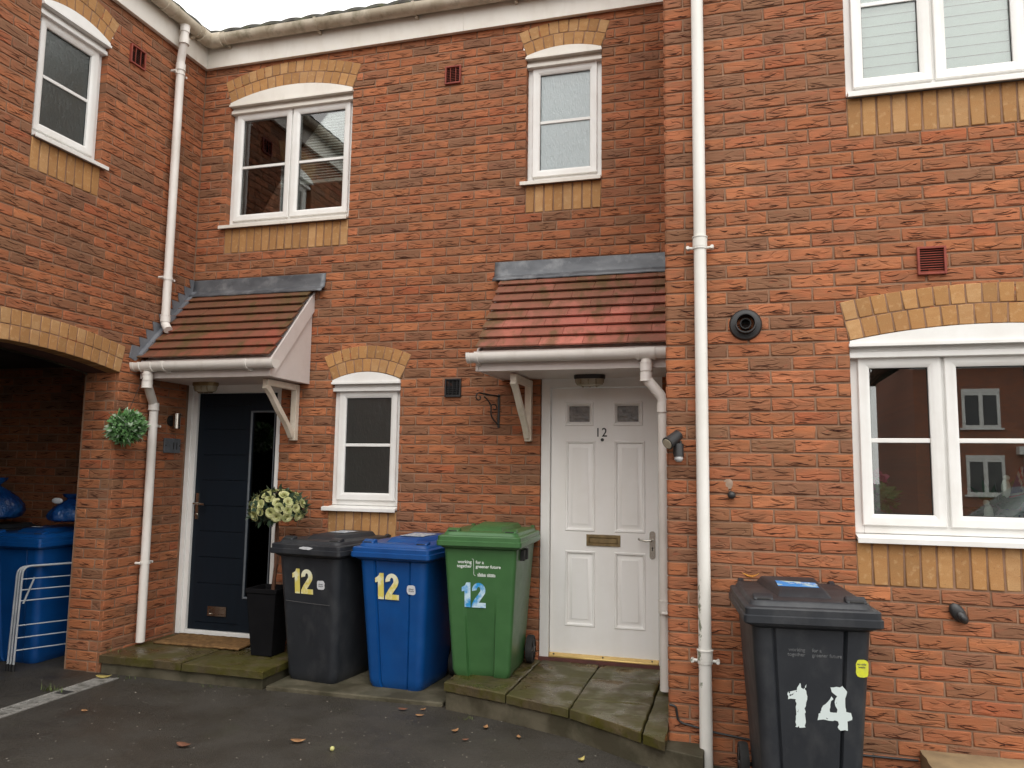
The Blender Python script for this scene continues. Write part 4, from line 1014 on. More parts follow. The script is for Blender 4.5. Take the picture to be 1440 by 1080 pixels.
def twelve(b, M, h, mat):
    mb = MB(lambda a, d, z: tuple(M @ Vector((a * h, z * h, d))))
    mb.prism([(-.44, 0), (-.19, 0), (-.19, 1.0), (-.36, 1.0), (-.42, .88), (-.56, .80), (-.56, .62), (-.44, .66)], 0, .0008, 'y')
    pts = []; c = (.16, .70)     # the bold 2: outer edge, foot, inner edge
    for k in range(13): a = R(188 - 228 * k / 12); pts.append((c[0] + .28 * math.cos(a), c[1] + .30 * math.sin(a)))
    pts += [(.24, .32), (.15, .20), (.45, .20), (.45, 0), (-.14, 0), (-.13, .14), (-.02, .34), (.12, .52)]
    for k in range(9): a = R(-30 + 215 * k / 8); pts.append((c[0] - .005 + .075 * math.cos(a), c[1] + .02 + .12 * math.sin(a)))
    mb.prism(pts, 0, .0008, 'y'); return mb.build('number_sticker', mat, b)
def blob(name, b, x, z, w, h, mat, seed, n=26, rag=.1, off=.002, parent=None):
    rnd = random.Random(seed); M = bin_face(x, z, off); me = bpy.data.meshes.new(name)
    vs = [M @ Vector((w * (math.copysign(abs(math.cos(a)) ** .55, math.cos(a))) * (1 - rag * rnd.random()), h * (math.copysign(abs(math.sin(a)) ** .55, math.sin(a))) * (1 - rag * rnd.random()), 0)) for a in [2 * math.pi * k / n for k in range(n)]]
    me.from_pydata(vs, [], [list(range(n))]); me.materials.append(mat); o = bpy.data.objects.new(name, me); COL.objects.link(o); o.parent = b; return o

bG = wheelie_bin((1.665, -.335, -.022), -7, 'charcoal wheelie bin with a yellow 12, left of the blue bin by the wall', BIN_GREY, 'plain')
twelve(bG, bin_face(-.035, .615), .175, DIGY)
blob('round_label', bG, .112, .685, .034, .034, STICKW, 2); text('label_print', 'please\nrecycle', .014, PRINTG, bG, bin_face(.112, .688, .003), 0, 1)
m = MB(); m.box(-.08, .06, .02, .20, 1.0225, 1.0235); m.build('lid_label', STICKLID, bG)
m = MB(); rnd = random.Random(3); pts = [(.02 + .065 * math.cos(a) * (1 - .25 * rnd.random()), .942 + .012 * math.sin(a) * (1 - .3 * rnd.random())) for a in [2 * math.pi * k / 22 for k in range(22)]]
m.prism(pts, -.3905, -.3885, 'y'); m.build('torn_label', STICKW, bG)
m = MB(); m.tube([(-.19, -.318, .56), (0, -.3185, .553), (.19, -.318, .55)], .0016, 6); m.build('moulding_line', mk('scuff', (.1, .1, .1), None, 5, .5), bG)

bB = wheelie_bin((2.285, -.315, -.022), -3, 'blue wheelie bin with a yellow 12 between the charcoal and green bins', BIN_BLUE, 'blue')
twelve(bB, bin_face(-.03, .610), .18, DIGY)
blob('round_label', bB, .145, .685, .034, .034, STICKW, 5); text('label_print', 'please\nrecycle', .014, PRINTG, bB, bin_face(.145, .688, .003), 0, 1)
m = MB(); m.box(-.085, .10, -.06, .20, 1.0228, 1.0245); m.build('lid_label', STICKLID, bB)

bN = wheelie_bin((2.90, -.375, .124), 3, 'green wheelie bin with a pale blue 12, on the flagstones beside the white door', BIN_GREEN, 'green')
twelve(bN, bin_face(-.035, .475), .17, DIGB)
bN.scale = (.96, .96, .96)
for y in (-.20, -.10):
    m = MB(); m.box(.255, .2865, y, y + .045, .79, .865); m.build('side_slot', RUBBER, bN, .004)
text('slogan', 'working\ntogether', .030, PRINTW, bN, bin_face(-.058, .775), .0006, 1, 'RIGHT')
text('slogan', 'for a\ngreener future', .030, PRINTW, bN, bin_face(-.028, .775), .0006, 1, 'LEFT')
m = MB(); M = bin_face(-.043, .75, .0018); pts = [(-.012, .058), (-.004, .055), (.0, .046), (.0, -.046), (.004, -.055), (.012, -.058)]
m.tube([M @ Vector((p[0], p[1], 0)) for p in pts], .0013, 6); m.build('slogan_bracket', PRINTW, bN)
m = MB(); M = bin_face(.05, .695, .0018); rnd = random.Random(8); x = -.065
for k in range(13):
    h = rnd.uniform(.012, .022); 
    if k != 6: m.tube([M @ Vector((x + .002, -.008, 0)), M @ Vector((x, h - .004, 0)), M @ Vector((x + .006, h - .006, 0)), M @ Vector((x + .007, -.007, 0))], .0017, 6)
    x += .0098
m.build('council_emblem', PRINTW, bN)

b4 = wheelie_bin((4.827, -1.665, G + .008), 6, 'charcoal wheelie bin with a torn white 14 in front of the right-hand wall', BIN_GREY, 'num')
b4.scale = (.95, .95, .99)
# torn figures: ragged outlines
def torn(name, poly, x, z, seed, holes=()):
    rnd = random.Random(seed); M = bin_face(x, z, .002); out = []
    for i in range(len(poly)):
        a, b = Vector(poly[i]), Vector(poly[(i + 1) % len(poly)]); k = max(1, int((b - a).length / .011))
        for j in range(k): p = a.lerp(b, j / k); out.append((p.x + rnd.uniform(-.0032, .0032), p.y + rnd.uniform(-.0032, .0032)))
    me = bpy.data.meshes.new(name); me.from_pydata([M @ Vector((p[0], p[1], 0)) for p in out], [], [list(range(len(out)))]); me.materials.append(TORN)
    o = bpy.data.objects.new(name, me); COL.objects.link(o); o.parent = b4
torn('number_sticker', [(-.024, -.095), (.018, -.095), (.018, .0), (.030, .03), (.026, .055), (.022, .095), (.008, .07), (-.006, .10), (-.02, .065), (-.058, .058), (-.056, .025), (-.022, .03)], -.05, .54, 1)
torn('number_sticker', [(.02, -.09), (.06, -.09), (.06, -.05), (.078, -.046), (.078, -.01), (.055, -.012), (.05, .05), (.058, .075), (.04, .098), (.012, .095), (-.012, .09), (-.006, .07), (.014, .055), (.004, .03), (.016, .0), (.012, -.014), (-.018, -.016), (-.01, .03), (.0, .045), (-.01, .052), (-.035, .02), (-.062, -.02), (-.066, -.052), (.02, -.05)], .09, .535, 2)
blob('yellow_label', b4, .215, .715, .028, .04, YLAB, 6, rag=.08); text('label_print', 'no side\nwaste', .013, PRINTG, b4, bin_face(.213, .73, .003), 0, 1)
text('slogan', 'working\ntogether', .022, PRINTG, b4, bin_face(-.03, .775), .0002, 1, 'RIGHT'); text('slogan', 'for a\ngreener future', .022, PRINTG, b4, bin_face(.0, .775), .0002, 1, 'LEFT')
m = MB(); m.quad([(-.10, -.06, 1.0185), (.09, -.075, 1.0185), (.10, .07, 1.0225), (-.09, .10, 1.0235)]); m.build('lid_label', mk('blue_yellow_label', (.03, .24, .60), (.50, .62, .55), 9, .35, lo=.53, hi=.60), b4)
M = frame_M((.03, .03, 1.0235), (1, -.05, 0), (.05, 1, .012)); text('label_print', 'recycle\nfor your area', .026, STICKW, b4, M, 0, 1)

bP = wheelie_bin((-.86, -.50, G + .002), 2, 'dark blue wheelie bin in the shade of the archway behind the clothes airer', BIN_BLUE, 'blue')
bQ = wheelie_bin((-1.50, -.48, G + .002), 0, 'black wheelie bin in the archway cut by the left edge of the photo', BIN_GREY, 'plain')
m = MB(); m.ball((-.02, -.10, 1.026), .03, 18, 8, sc=(1.7, 1, .05)); m.build('lid_label', STICKW, bP)

# refuse bags on the bins in the archway
def bag(name, loc, r, label, seed, sc=(1, .8, 1.1), white=False):
    rnd = random.Random(seed); t = thing(name, loc, label, 'bag', 'blue refuse bags in the archway'); m = MB(); rs = []
    prof = [(.80, 0), (1.0, .05), (1.06, .16), (.98, .30), (.80, .45), (.52, .58), (.26, .66), (.16, .70), (.34, .78), (.42, .86)]
    ph = [rnd.uniform(0, 6.28) for _ in range(4)]
    for f, z in prof:
        rs.append([(loc[0] + r * f * sc[0] * math.cos(a) * (1 + .08 * math.sin(3 * a + ph[0] + z * 7) + .05 * math.sin(7 * a + ph[1] + z * 11)), loc[1] + r * f * sc[1] * math.sin(a) * (1 + .08 * math.sin(4 * a + ph[2]) + .05 * math.sin(9 * a + ph[3])), loc[2] + z * r * sc[2] * 1.5) for a in [2 * math.pi * k / 40 for k in range(40)]])
    m.loft(rs); m.build('sack', BAG, t)
    if white: m = MB(); m.ball((loc[0] - .03, loc[1] - r * .62, loc[2] + r * .98), .05, 14, 8, sc=(1.1, .3, .5)); m.build('paper_tag', STICKW, t)
    return t
bag('refuse_bag', (-.70, -.46, 1.021), .17, 'blue refuse bag with a white tag on the archway bin lid beside the brick pier', 3, (1.0, .8, 1.0), True)
bag('refuse_bag', (-1.48, -.48, 1.021), .23, 'large blue refuse bag cut by the left edge of the photo', 5, (1, .8, 1.15))

# folded clothes airer
t = thing('clothes_airer', (-.5, -.86, G), 'white folded wire clothes airer leaning in the archway beside the pier', 'clothes airer')
AX = Vector((.27, .50, 0)).normalized(); AN = Vector((AX.y, -AX.x, 0)); A0 = Vector((-.625, -.95, 0)); AL = .56
def air(s_, n_, z_): p = A0 + AX * s_ + AN * n_; return (p.x, p.y, z_)
for i, n_ in enumerate((.0, -.03, -.055)):
    m = MB(); m.tube(bend([air(-.012 * i, n_, G + .03), air(.012 - .01 * i, n_ + .005, .715 - i * .004), air(AL, n_ + .005, .715 - i * .004), air(AL - .012, n_, G + .03)], .06, 8), .008, 10); m.build('frame', WHITEMETAL, t)
m = MB()
for z in (.10, .19, .28, .46, .54, .62): f = (z - G) / .75; m.tube([air(.012 * f, .005 * f, z), air(AL - .012 + .012 * f, .005 * f, z)], .0045, 8)
m.build('rail', WHITEMETAL, t)
m = MB(); m.tube([air(.03, .01, .44), air(.09, .02, .63)], .007, 8); m.build('strut', WHITEMETAL, t)
m = MB()
for i, n_ in enumerate((.0, -.03, -.055)): m.tube([air(-.012 * i, n_, G), air(-.012 * i, n_, G + .05)], .013, 10)
m.build('foot', BLACKP, t)

# ------------------------------------------------------------------ planter and topiary
def leaf_quads(mb, c, rad, n, ln, wd, rnd, mi=0, shell=(.55, 1.0), sc=(1, 1, 1), tipmi=None, up=0.0, zmin=-2):
    for _ in range(n):
        while True:
            d = Vector((rnd.gauss(0, 1), rnd.gauss(0, 1), rnd.gauss(0, 1) + up)).normalized()
            if d.z > zmin: break
        r = rad * rnd.uniform(*shell); p = Vector(c) + Vector((d.x * sc[0], d.y * sc[1], d.z * sc[2])) * r
        ax = (d + Vector((rnd.uniform(-.8, .8), rnd.uniform(-.8, .8), rnd.uniform(-.8, .8)))).normalized(); sd = ax.cross(Vector((rnd.random(), rnd.random(), rnd.random()))).normalized(); nn = ax.cross(sd)
        l = ln * rnd.uniform(.7, 1.25); w = wd * rnd.uniform(.8, 1.2)
        i = [mb.vert(*q) for q in (p, p + ax * l * .45 + sd * w + nn * w * .3, p + ax * l, p + ax * l * .45 - sd * w + nn * w * .3)]
        k = tipmi if (tipmi is not None and rnd.random() < .13) else mi
        mb.face([i[0], i[1], i[2]], k, True); mb.face([i[0], i[2], i[3]], k, True)
rnd = random.Random(21); tc = (.115, -.80, 1.772)
t = thing('topiary_ball', tc, 'round artificial topiary ball of green leaves with pale tips hanging at the pier', 'topiary')
m = MB(); leaf_quads(m, tc, .118, 1100, .048, .013, rnd, 0, (.55, .98), tipmi=1); leaf_quads(m, tc, .12, 60, .055, .013, rnd, 1, (.85, 1.0)); m.build('foliage', [LEAFG, LEAFTIP], t, fix=False)
m = MB(); m.ball(tc, .085, 14, 10); m.build('core', LEAFDARK, t)
m = MB(); m.tube([(tc[0], tc[1], tc[2] + .1), (.12, -.70, 2.1), (.13, -.66, 2.22)], .002, 6); m.build('hanging_wire', IRON, t)

px, py = 1.14, -.36
t = thing('planter', (px, py, .086), 'tall black square planter with an artificial tree of cream roses on the step', 'planter')
m = MB(); sq = lambda h, z: [(px - h, py - h, z), (px + h, py - h, z), (px + h, py + h, z), (px - h, py + h, z)]
m.loft([sq(.088, .087), sq(.125, .545), sq(.132, .546), sq(.133, .578), sq(.121, .579), sq(.117, .54)], cap1=True, smooth=False); m.build('pot', mk('planter_black', (.006, .006, .007), (.008, .008, .009), 8, .8, spec=.1), t, .004)
m = MB(); m.tube([(px + .02, py, .54), (px + .035, py, .75), (px + .02, py + .01, .95), (px + .03, py, 1.16)], [.016, .013, .012, .009], 10); m.tube([(px + .0, py + .02, .54), (px + .05, py + .01, .8), (px + .03, py, 1.1)], .008, 8); m.build('stem', STEM, t)
fc = Vector((px + .035, py - .01, 1.165)); rnd = random.Random(5)
m = MB(); leaf_quads(m, fc, .165, 560, .07, .020, rnd, 0, (.4, 1.0), (1.25, 1.0, .80), up=.1, zmin=-.7); m.build('foliage', LEAFDARK, t, fix=False)
spots = []; tries = 0
while len(spots) < 44 and tries < 4000:
    tries += 1; d = Vector((rnd.gauss(0, 1), rnd.gauss(0, 1), rnd.gauss(0, 1) + .25)).normalized()
    if d.z < -.35 or d.y > .5: continue
    if all((d - e).length > .29 for e in spots): spots.append(d)
for d in spots:
    c = fc + Vector((d.x * .215, d.y * .175, d.z * .14)) * rnd.uniform(.92, 1.04); a = d.orthogonal().normalized(); b = d.cross(a); m = MB(); s = rnd.uniform(.75, 1.05)
    for ly, (rad, tilt, n) in enumerate(((.014, .12, 5), (.022, .5, 5), (.030, .95, 6), (.036, 1.3, 6))):
        for k in range(n):
            th_ = 2 * math.pi * (k + .5 * ly + rnd.uniform(-.15, .15)) / n; dr = a * math.cos(th_) + b * math.sin(th_); sd = d.cross(dr); o_ = dr * math.sin(tilt) + d * math.cos(tilt); l = rad * s * 1.15; w = rad * s * .8
            P0 = c + dr * .003; P1 = P0 + o_ * l * .55; P2 = P0 + o_ * l + d * -.004
            i = [m.vert(*q) for q in (P0, P1 + sd * w, P2 + sd * w * .5, P2 - sd * w * .5, P1 - sd * w)]
            m.face(i, 1 if ly < 1 else 0, True)
    m.build('flower', [PETAL, PETALCORE], t, fix=False)

# ------------------------------------------------------------------ small wall fittings
t = thing('number_plaque', (.0, -.185, 1.64), 'grey slate number plaque reading 11 beside the navy door', 'house sign')
m = MB(PL); m.box(-.262, -.07, -.018, -.003, 1.588, 1.71); m.build('plate', SLATEGREY, t, .003)
text('number', '11', .085, NUM, t, frame_M((.0186, -.135, 1.618), (0, 1, 0), (0, 0, 1)), .001, .9)
m = MB(PL)
for a in (-.25, -.082): m.tube([(a, -.0175, 1.649), (a, -.022, 1.649)], .005, 8)
m.build('screw', CHROME, t)
t = thing('wall_lamp', (.0, -.19, 1.85), 'small brushed steel cylinder lamp on the brick beside the navy door', 'wall light')
m = MB(); m.tube([(.062, -.19, 1.795), (.062, -.19, 1.915)], .030, 20); m.tube([(.062, -.19, 1.79), (.062, -.19, 1.797)], .034, 20); m.tube([(.062, -.19, 1.908), (.062, -.19, 1.918)], .033, 20); m.build('lamp_body', CHROME, t, .002)
m = MB(); m.tube([(.002, -.19, 1.855), (.035, -.19, 1.855)], .018, 14); m.tube([(.002, -.19, 1.855), (.012, -.19, 1.855)], .045, 20); m.build('wall_plate', IRON, t)
bulkhead('canopy_light', (.335, -.20, 2.172), 'bulkhead light with brass cage under the tiled canopy above the navy door', .11)
bulkhead('canopy_light', (3.56, -.20, 2.172), 'bulkhead light with dark base under the tiled canopy above the white door', .112)
t = thing('security_light', (4.225, YR, 1.61), 'black motion sensor security light on the wall corner beside the white door', 'security light')
m = MB(); m.box(4.222, 4.27, YR - .02, YR, 1.585, 1.665); m.build('wall_box', BLACKP, t, .006)
m = MB(); d = Vector((-.55, -.62, -.50)).normalized(); a = Vector((4.228, YR - .065, 1.672)); q = [a - d * .05, a - d * .045, a + d * .04, a + d * .052]; m.tube(q, [.022, .03, .034, .036], 20); m.build('lamp_head', BLACKP, t)
m = MB(); m.tube([a + d * .0525, a + d * .056], .028, 20); m.build('lamp_lens', mk('led_lens', (.55, .5, .38), (.45, .4, .3), 30, .25), t)
m = MB(); m.tube([(4.246, YR - .02, 1.65), (4.236, YR - .06, 1.665)], .012, 10); m.tube([(4.25, YR - .018, 1.61), (4.252, YR - .05, 1.605)], .012, 10); m.tube([(4.254, YR - .055, 1.645), (4.256, YR - .062, 1.575)], .028, 18); m.build('sensor_body', BLACKP, t)
m = MB(); m.ball((4.256, YR - .064, 1.566), .024, 16, 10, sc=(1, 1, .9)); m.build('sensor_dome', mk('sensor_dome', (.45, .45, .45), (.38, .38, .38), 30, .3), t)
t = thing('basket_bracket', (2.78, 0, 1.9), 'black wrought iron hanging basket bracket on the brick left of the porch gallows', 'bracket')
m = MB(); m.box(2.815, 2.832, -.010, -.001, 1.805, 2.06); m.build('wall_bar', IRON, t, .002)
BD = Vector((-.42, -.55, 0)).normalized(); BO = Vector((2.8235, -.008, 0))
def bp(u, z): p = BO + BD * u; return (p.x, p.y, z)
m = MB(); m.tube(bend([bp(0, 2.045), bp(.10, 2.052), bp(.185, 2.06)], .03), .0065, 8); pts = []
for k in range(24): a = 5.6 * k / 23; r_ = .034 * (1 - k / 32); pts.append(bp(.185 - .002 + r_ * math.sin(a), 2.026 + r_ * math.cos(a)))
m.tube(pts, .005, 8); m.build('arm', IRON, t)
m = MB(); pts = []
for k in range(30): f = k / 29; pts.append(bp(.006 + .13 * f + .022 * math.sin(f * 6.3), 1.83 + .205 * f))
m.tube(pts, .0055, 8); pts = []
for k in range(20): a = 5.5 * k / 19; r_ = .034 * (1 - k / 28); pts.append(bp(.042 + r_ * math.cos(a), 1.955 + r_ * math.sin(a)))
m.tube(pts, .0045, 8); m.build('scroll', IRON, t)

# ------------------------------------------------------------------ litter: every leaf its own
leafm = [mk('dry_leaf_tan', (.40, .22, .10), (.25, .12, .05), 40, .6), mk('dry_leaf_brown', (.20, .085, .045), (.12, .05, .03), 40, .65), mk('dry_leaf_yellow', (.50, .42, .14), (.38, .30, .09), 40, .6)]
lv = [(1.611, -1.875, 0, .11, 'brown leaf lying flat, nearest the bottom left of the asphalt', 1), (2.168, -1.621, .4, .10, 'curled tan leaf near the bottom of the asphalt below the blue bin', 0), (2.943, -1.179, 1.2, .07, 'tan leaf on the asphalt below the left corner of the flagstone step', 0), (2.634, -.977, .3, .065, 'tan leaf in front of the green bin, close to the step', 0), (3.095, -1.06, 1.6, .07, 'small upright-lying tan leaf close along the front of the flagstone step', 0),
      (3.325, -1.16, 1.9, .06, 'tan leaf near the middle of the flagstone step front', 0), (3.739, -1.40, 1.2, .07, 'yellowish leaf at the foot of the step near its right end', 2), (2.487, -.90, .2, .075, 'reddish brown leaf in front of the blue bin by the concrete strip', 1), (2.609, -.86, 1.0, .05, 'tiny tan leaf beside the strip corner near the green bin', 0), (.62, -1.55, .1, .06, 'small tan leaf beside the drain channel', 0), (.15, -.90, .5, .13, 'long yellowed leaf at the end of the drain channel by the pier', 2), (3.05, -1.30, .7, .05, 'small rust leaf farther out from the flagstone step', 1), (4.62, -1.42, .1, .10, 'orange leaf lying on the back of the lid of the bin marked 14', 3)]
leafm.append(mk('dry_leaf_orange', (.62, .30, .05), (.45, .18, .03), 40, .55))
for i, (x, y, a, ln, lab, mi_) in enumerate(lv):
    ln *= .85; gz_ = .952 if mi_ == 3 else G
    rnd = random.Random(40 + i); m = MB(); nseg = 8; L0 = []; R0 = []; md = []
    ca, sa = math.cos(a), math.sin(a); cu = rnd.uniform(.10, .28) * ln
    for k in range(nseg + 1):
        f = k / nseg; w = ln * .24 * math.sin(math.pi * f ** .8) + .0008; zc_ = gz_ + .006 + cu * (2 * f - 1) ** 2; u = ln * (f - .5)
        P_ = lambda u, v, z: m.vert(x + u * ca - v * sa, y + u * sa + v * ca, z)
        L0.append(P_(u, w, zc_ + w * .5)); md.append(P_(u, 0, zc_)); R0.append(P_(u, -w, zc_ + w * .35))
    for k in range(nseg):
        m.face([L0[k], L0[k + 1], md[k + 1], md[k]], 0, True); m.face([md[k], md[k + 1], R0[k + 1], R0[k]], 0, True)
    o = m.build('fallen_leaf', leafm[mi_]); so = o.modifiers.new('thick', 'SOLIDIFY'); so.thickness = .0008
    tag(o, lab, 'leaf', 'fallen leaves by the houses')
m = MB(); m.ball((2.408, -1.67, G + .012), .013, 14, 10); o = m.build('pebble', mk('yellow_berry', (.55, .55, .22), (.48, .45, .16), 40, .5)); tag(o, 'pale yellow berry on the asphalt near the bottom of the photo', 'berry')
m = MB(); rnd = random.Random(77)
for _ in range(90):
    x = rnd.uniform(.4, 4.2); y = rnd.uniform(-2.5, -.85); s = rnd.uniform(.002, .0045)
    if x > 2.6 and y > -1.0 - (x - 2.6) * .34: continue
    m.ball((x, y, G + s * .5), s, 5, 4, sc=(rnd.uniform(.8, 1.6), 1, .7))
o = m.build('grit', mk('grit', (.40, .36, .30), (.2, .17, .14), 90, .8)); tag(o, 'scattered pale grit on the dark asphalt', 'grit', kind='stuff')
m = MB(); rnd = random.Random(6)
for (x, y, n, h, z) in ((.05, -1.25, 40, .05, G), (.02, -.72, 16, .05, .09), (.30, -.83, 14, .025, G), (1.0, -.83, 16, .02, G), (2.9, -.93, 14, .02, G), (4.40, -1.30, 30, .03, G), (4.6, -1.29, 26, .025, G)):
    for _ in range(n):
        a = rnd.uniform(0, 6.28); p = Vector((x + rnd.gauss(0, .05), y + rnd.gauss(0, .015), z)); d = Vector((math.cos(a) * .5, math.sin(a) * .5, 1)).normalized() * h * rnd.uniform(.5, 1.2); s_ = Vector((-math.sin(a), math.cos(a), 0)) * .0025
        i = [m.vert(*q) for q in (p - s_, p + s_, p + d)]; m.face(i)
o = m.build('weeds', mk('weed_green', (.06, .10, .02), (.11, .13, .03), 20, .7)); tag(o, 'small weeds and moss growing at the foot of the walls', 'weeds', kind='stuff')

# ------------------------------------------------------------------ things on the sill inside the right-hand window
rnd = random.Random(12)
t = thing('pot_plant', (5.30, YR + .235, 1.217), 'pot plant with pink blossoms behind the left light of the right-hand window', 'plant')
m = MB(); cy = lambda r, z: [(5.30 + r * math.cos(2 * math.pi * k / 20), YR + .235 + r * math.sin(2 * math.pi * k / 20), z) for k in range(20)]
m.loft([cy(.035, 1.218), cy(.05, 1.30), cy(.054, 1.305), cy(.045, 1.30)]); m.build('pot', mk('glazed_pot', (.25, .22, .18), (.2, .18, .15), 10, .3), t)
m = MB(); leaf_quads(m, (5.30, YR + .225, 1.36), .07, 70, .07, .02, rnd, 0, (.2, 1), (1, .6, .9)); m.build('foliage', LEAFG, t, fix=False)
m = MB(); leaf_quads(m, (5.285, YR + .225, 1.475), .05, 70, .035, .016, rnd, 0, (.3, 1), (1, .6, .6)); m.build('blossom', PINK, t, fix=False)
t = thing('pot_plant', (5.86, YR + .235, 1.217), 'potted plant with white blooms and broad green leaves behind the right-hand window', 'plant')
m = MB(); cy = lambda r, z: [(5.86 + r * math.cos(2 * math.pi * k / 20), YR + .235 + r * math.sin(2 * math.pi * k / 20), z) for k in range(20)]
m.loft([cy(.04, 1.218), cy(.055, 1.29), cy(.05, 1.29)]); m.build('pot', mk('white_pot', (.6, .6, .57), (.5, .5, .47), 10, .3), t)
m = MB(); leaf_quads(m, (5.87, YR + .225, 1.32), .08, 36, .15, .028, rnd, 0, (.1, .7), (1.2, .5, .9)); m.build('foliage', mk('lily_leaf', (.02, .10, .025), (.04, .16, .05), 10, .35), t, fix=False)
m = MB()
for c in ((5.815, YR + .175, 1.30, .9), (5.90, YR + .175, 1.43, -.5)): m.ball((c[0], c[1], c[2]), .028, 12, 8, sc=(.8, .3, 1.8)); m.ball((c[0] - .01 * c[3], c[1], c[2] + .055), .016, 10, 8)
m.build('bloom', WHITEPETAL, t)
t = thing('small_flag', (5.99, YR + .22, 1.217), 'folded red white and blue flag behind the middle light of the right-hand window', 'flag')
def uj(u, v):   # union flag at (u, v) in [-1, 1]
    au, av = abs(u), abs(v); dgn = abs(au * .6 - av * .6) 
    if min(au * 1.0, 9) < .10 or av * .6 < .10: return 1
    if au < .17 or av * .6 < .17: return 2
    if dgn < .035: return 1
    if dgn < .11: return 2
    return 0
m = MB(); nx, nz = 26, 34; ids = []
for i in range(nx + 1):
    col_ = []
    for j in range(nz + 1):
        f = j / nz; u = i / nx; w = .045 + .075 * (1 - f) ; x = 5.985 + (u - .5) * 2 * w + .035 * f; y = YR + .20 + .020 * math.sin(u * 11 + f * 3); z = 1.225 + .34 * f - .05 * abs(u - .5)
        col_.append(m.vert(x, y, z))
    ids.append(col_)
for i in range(nx):
    for j in range(nz): m.face([ids[i][j], ids[i + 1][j], ids[i + 1][j + 1], ids[i][j + 1]], uj((j + .5) / nz * 2 - 1, (i + .5) / nx * 2 - 1), True)
o = m.build('cloth', [mk('flag_blue', (.02, .03, .16), None, 5, .8), mk('flag_red', (.40, .02, .03), None, 5, .8), mk('flag_white', (.6, .6, .58), None, 5, .8)], t, fix=False)
so = o.modifiers.new('thick', 'SOLIDIFY'); so.thickness = .001
m = MB(); m.tube([(5.99, YR + .235, 1.218), (6.025, YR + .225, 1.60)], .005, 8); m.build('pole', STEM, t)

# ------------------------------------------------------------------ across the road: seen only mirrored in the panes
def simple_brick(name):
    m, nt, out = new_mat(name); b = N(nt, 'ShaderNodeTexBrick'); b.offset = .5
    b.inputs['Color1'].default_value = (.36, .12, .06, 1); b.inputs['Color2'].default_value = (.24, .095, .06, 1); b.inputs['Mortar'].default_value = (.2, .16, .13, 1)
    b.inputs['Scale'].default_value = 1; b.inputs['Brick Width'].default_value = .225; b.inputs['Row Height'].default_value = .075; b.inputs['Mortar Size'].default_value = .006
    tc = N(nt, 'ShaderNodeTexCoord'); mp = N(nt, 'ShaderNodeMapping'); mp.inputs['Rotation'].default_value = (math.pi / 2, 0, 0); L(nt, tc.outputs['Object'], mp.inputs[0]); L(nt, mp.outputs[0], b.inputs[0])
    prin(nt, out, b.outputs[0], .85); return m
SB = simple_brick('facing_brick')
def far_house(x0, x1, y, h, label, wins, gable=None):
    t = thing('facing_house', ((x0 + x1) / 2, y, G), label, 'house', 'houses across the road')
    m = MB(); m.box(x0, x1, y - 7, y, G, h); m.build('wall', SB, t)
    m = MB(); m.prism([(y + .35, h - .05), (y - 3.5, h + 2.6), (y - 7.35, h - .05), (y - 7.35, h + .08), (y - 3.5, h + 2.75), (y + .35, h + .08)], x0 - .2, x1 + .2, 'x'); m.build('roof', ROOFTILE, t)
    m = MB(); m.box(x0 - .1, x1 + .1, y + .002, y + .05, h - .25, h); m.build('fascia_board', UPVC, t)
    for (a, z, w, hh) in wins:
        m = MB(); 
        for q in ((a, a + .09, z, z + hh), (a + w - .09, a + w, z, z + hh), (a + .09, a + w - .09, z, z + .09), (a + .09, a + w - .09, z + hh - .09, z + hh), (a + w / 2 - .06, a + w / 2 + .06, z + .09, z + hh - .09)): m.box(q[0], q[1], y + .002, y + .05, q[2], q[3])
        m.box(a - .08, a + w + .08, y + .002, y + .09, z - .06, z - .002); m.box(a, a + w, y + .002, y + .06, z + hh + .002, z + hh + .12); f = m.build('window', UPVC, t)
        m = MB(); m.box(a + .09, a + w - .09, y + .004, y + .02, z + .09, z + hh - .09); m.build('pane', mk('far_pane', (.03, .035, .04), (.05, .05, .055), 3, .08), f)
    return t
fh = far_house(10.3, 24, -25, 5.2, 'red brick house across the road mirrored in the window panes', [(11.7, 3.0, 1.1, 1.15), (14.2, 3.0, 1.1, 1.15), (11.75, .85, 1.1, 1.15), (17.2, 3.0, 1.1, 1.15)])
m = MB(); m.box(13.4, 15.8, -24.998, -24.94, G, 2.15)
for k in range(5): m.box(13.45, 15.75, -24.94, -24.93, .1 + k * .4, .42 + k * .4)
m.box(13.2, 16.0, -24.998, -24.7, 2.152, 2.4); m.build('garage_door', UPVC, fh)
far_house(-9.0, 4.6, -27.5, 5.0, 'lower brick house farther along the road mirrored beside the sky', [(0.4, 3.0, 1.2, 1.1), (0.4, .85, 1.2, 1.1)])
t = thing('bare_tree', (8.4, -28, G), 'bare winter tree mirrored against the sky in the window', 'tree'); rnd = random.Random(31); m = MB()
m.tube([(8.4, -28, G), (8.45, -28, 2.2), (8.4, -28, 3.2)], [.22, .16, .12], 10); m.build('trunk', STEM, t); m = MB()
def branch(p, d, l, r, k):
    q = p + d * l; m.tube([p, (p + q) / 2 + Vector((rnd.uniform(-.05, .05) * l, rnd.uniform(-.05, .05) * l, 0)), q], [r, r * .8, r * .55], 5)
    if k:
        for _ in range(3): branch(q, (d + Vector((rnd.uniform(-.8, .8), rnd.uniform(-.8, .8), rnd.uniform(-.2, .5)))).normalized(), l * rnd.uniform(.6, .8), r * .6, k - 1)
for _ in range(6): branch(Vector((8.4, -28, 3.0)), Vector((rnd.uniform(-.7, .7), rnd.uniform(-.7, .7), 1)).normalized(), 1.5, .07, 4)
m.build('crown', STEM, t)
t = thing('parked_car', (8.9, -8.7, G), 'grey parked car mirrored in the lower window pane', 'car')
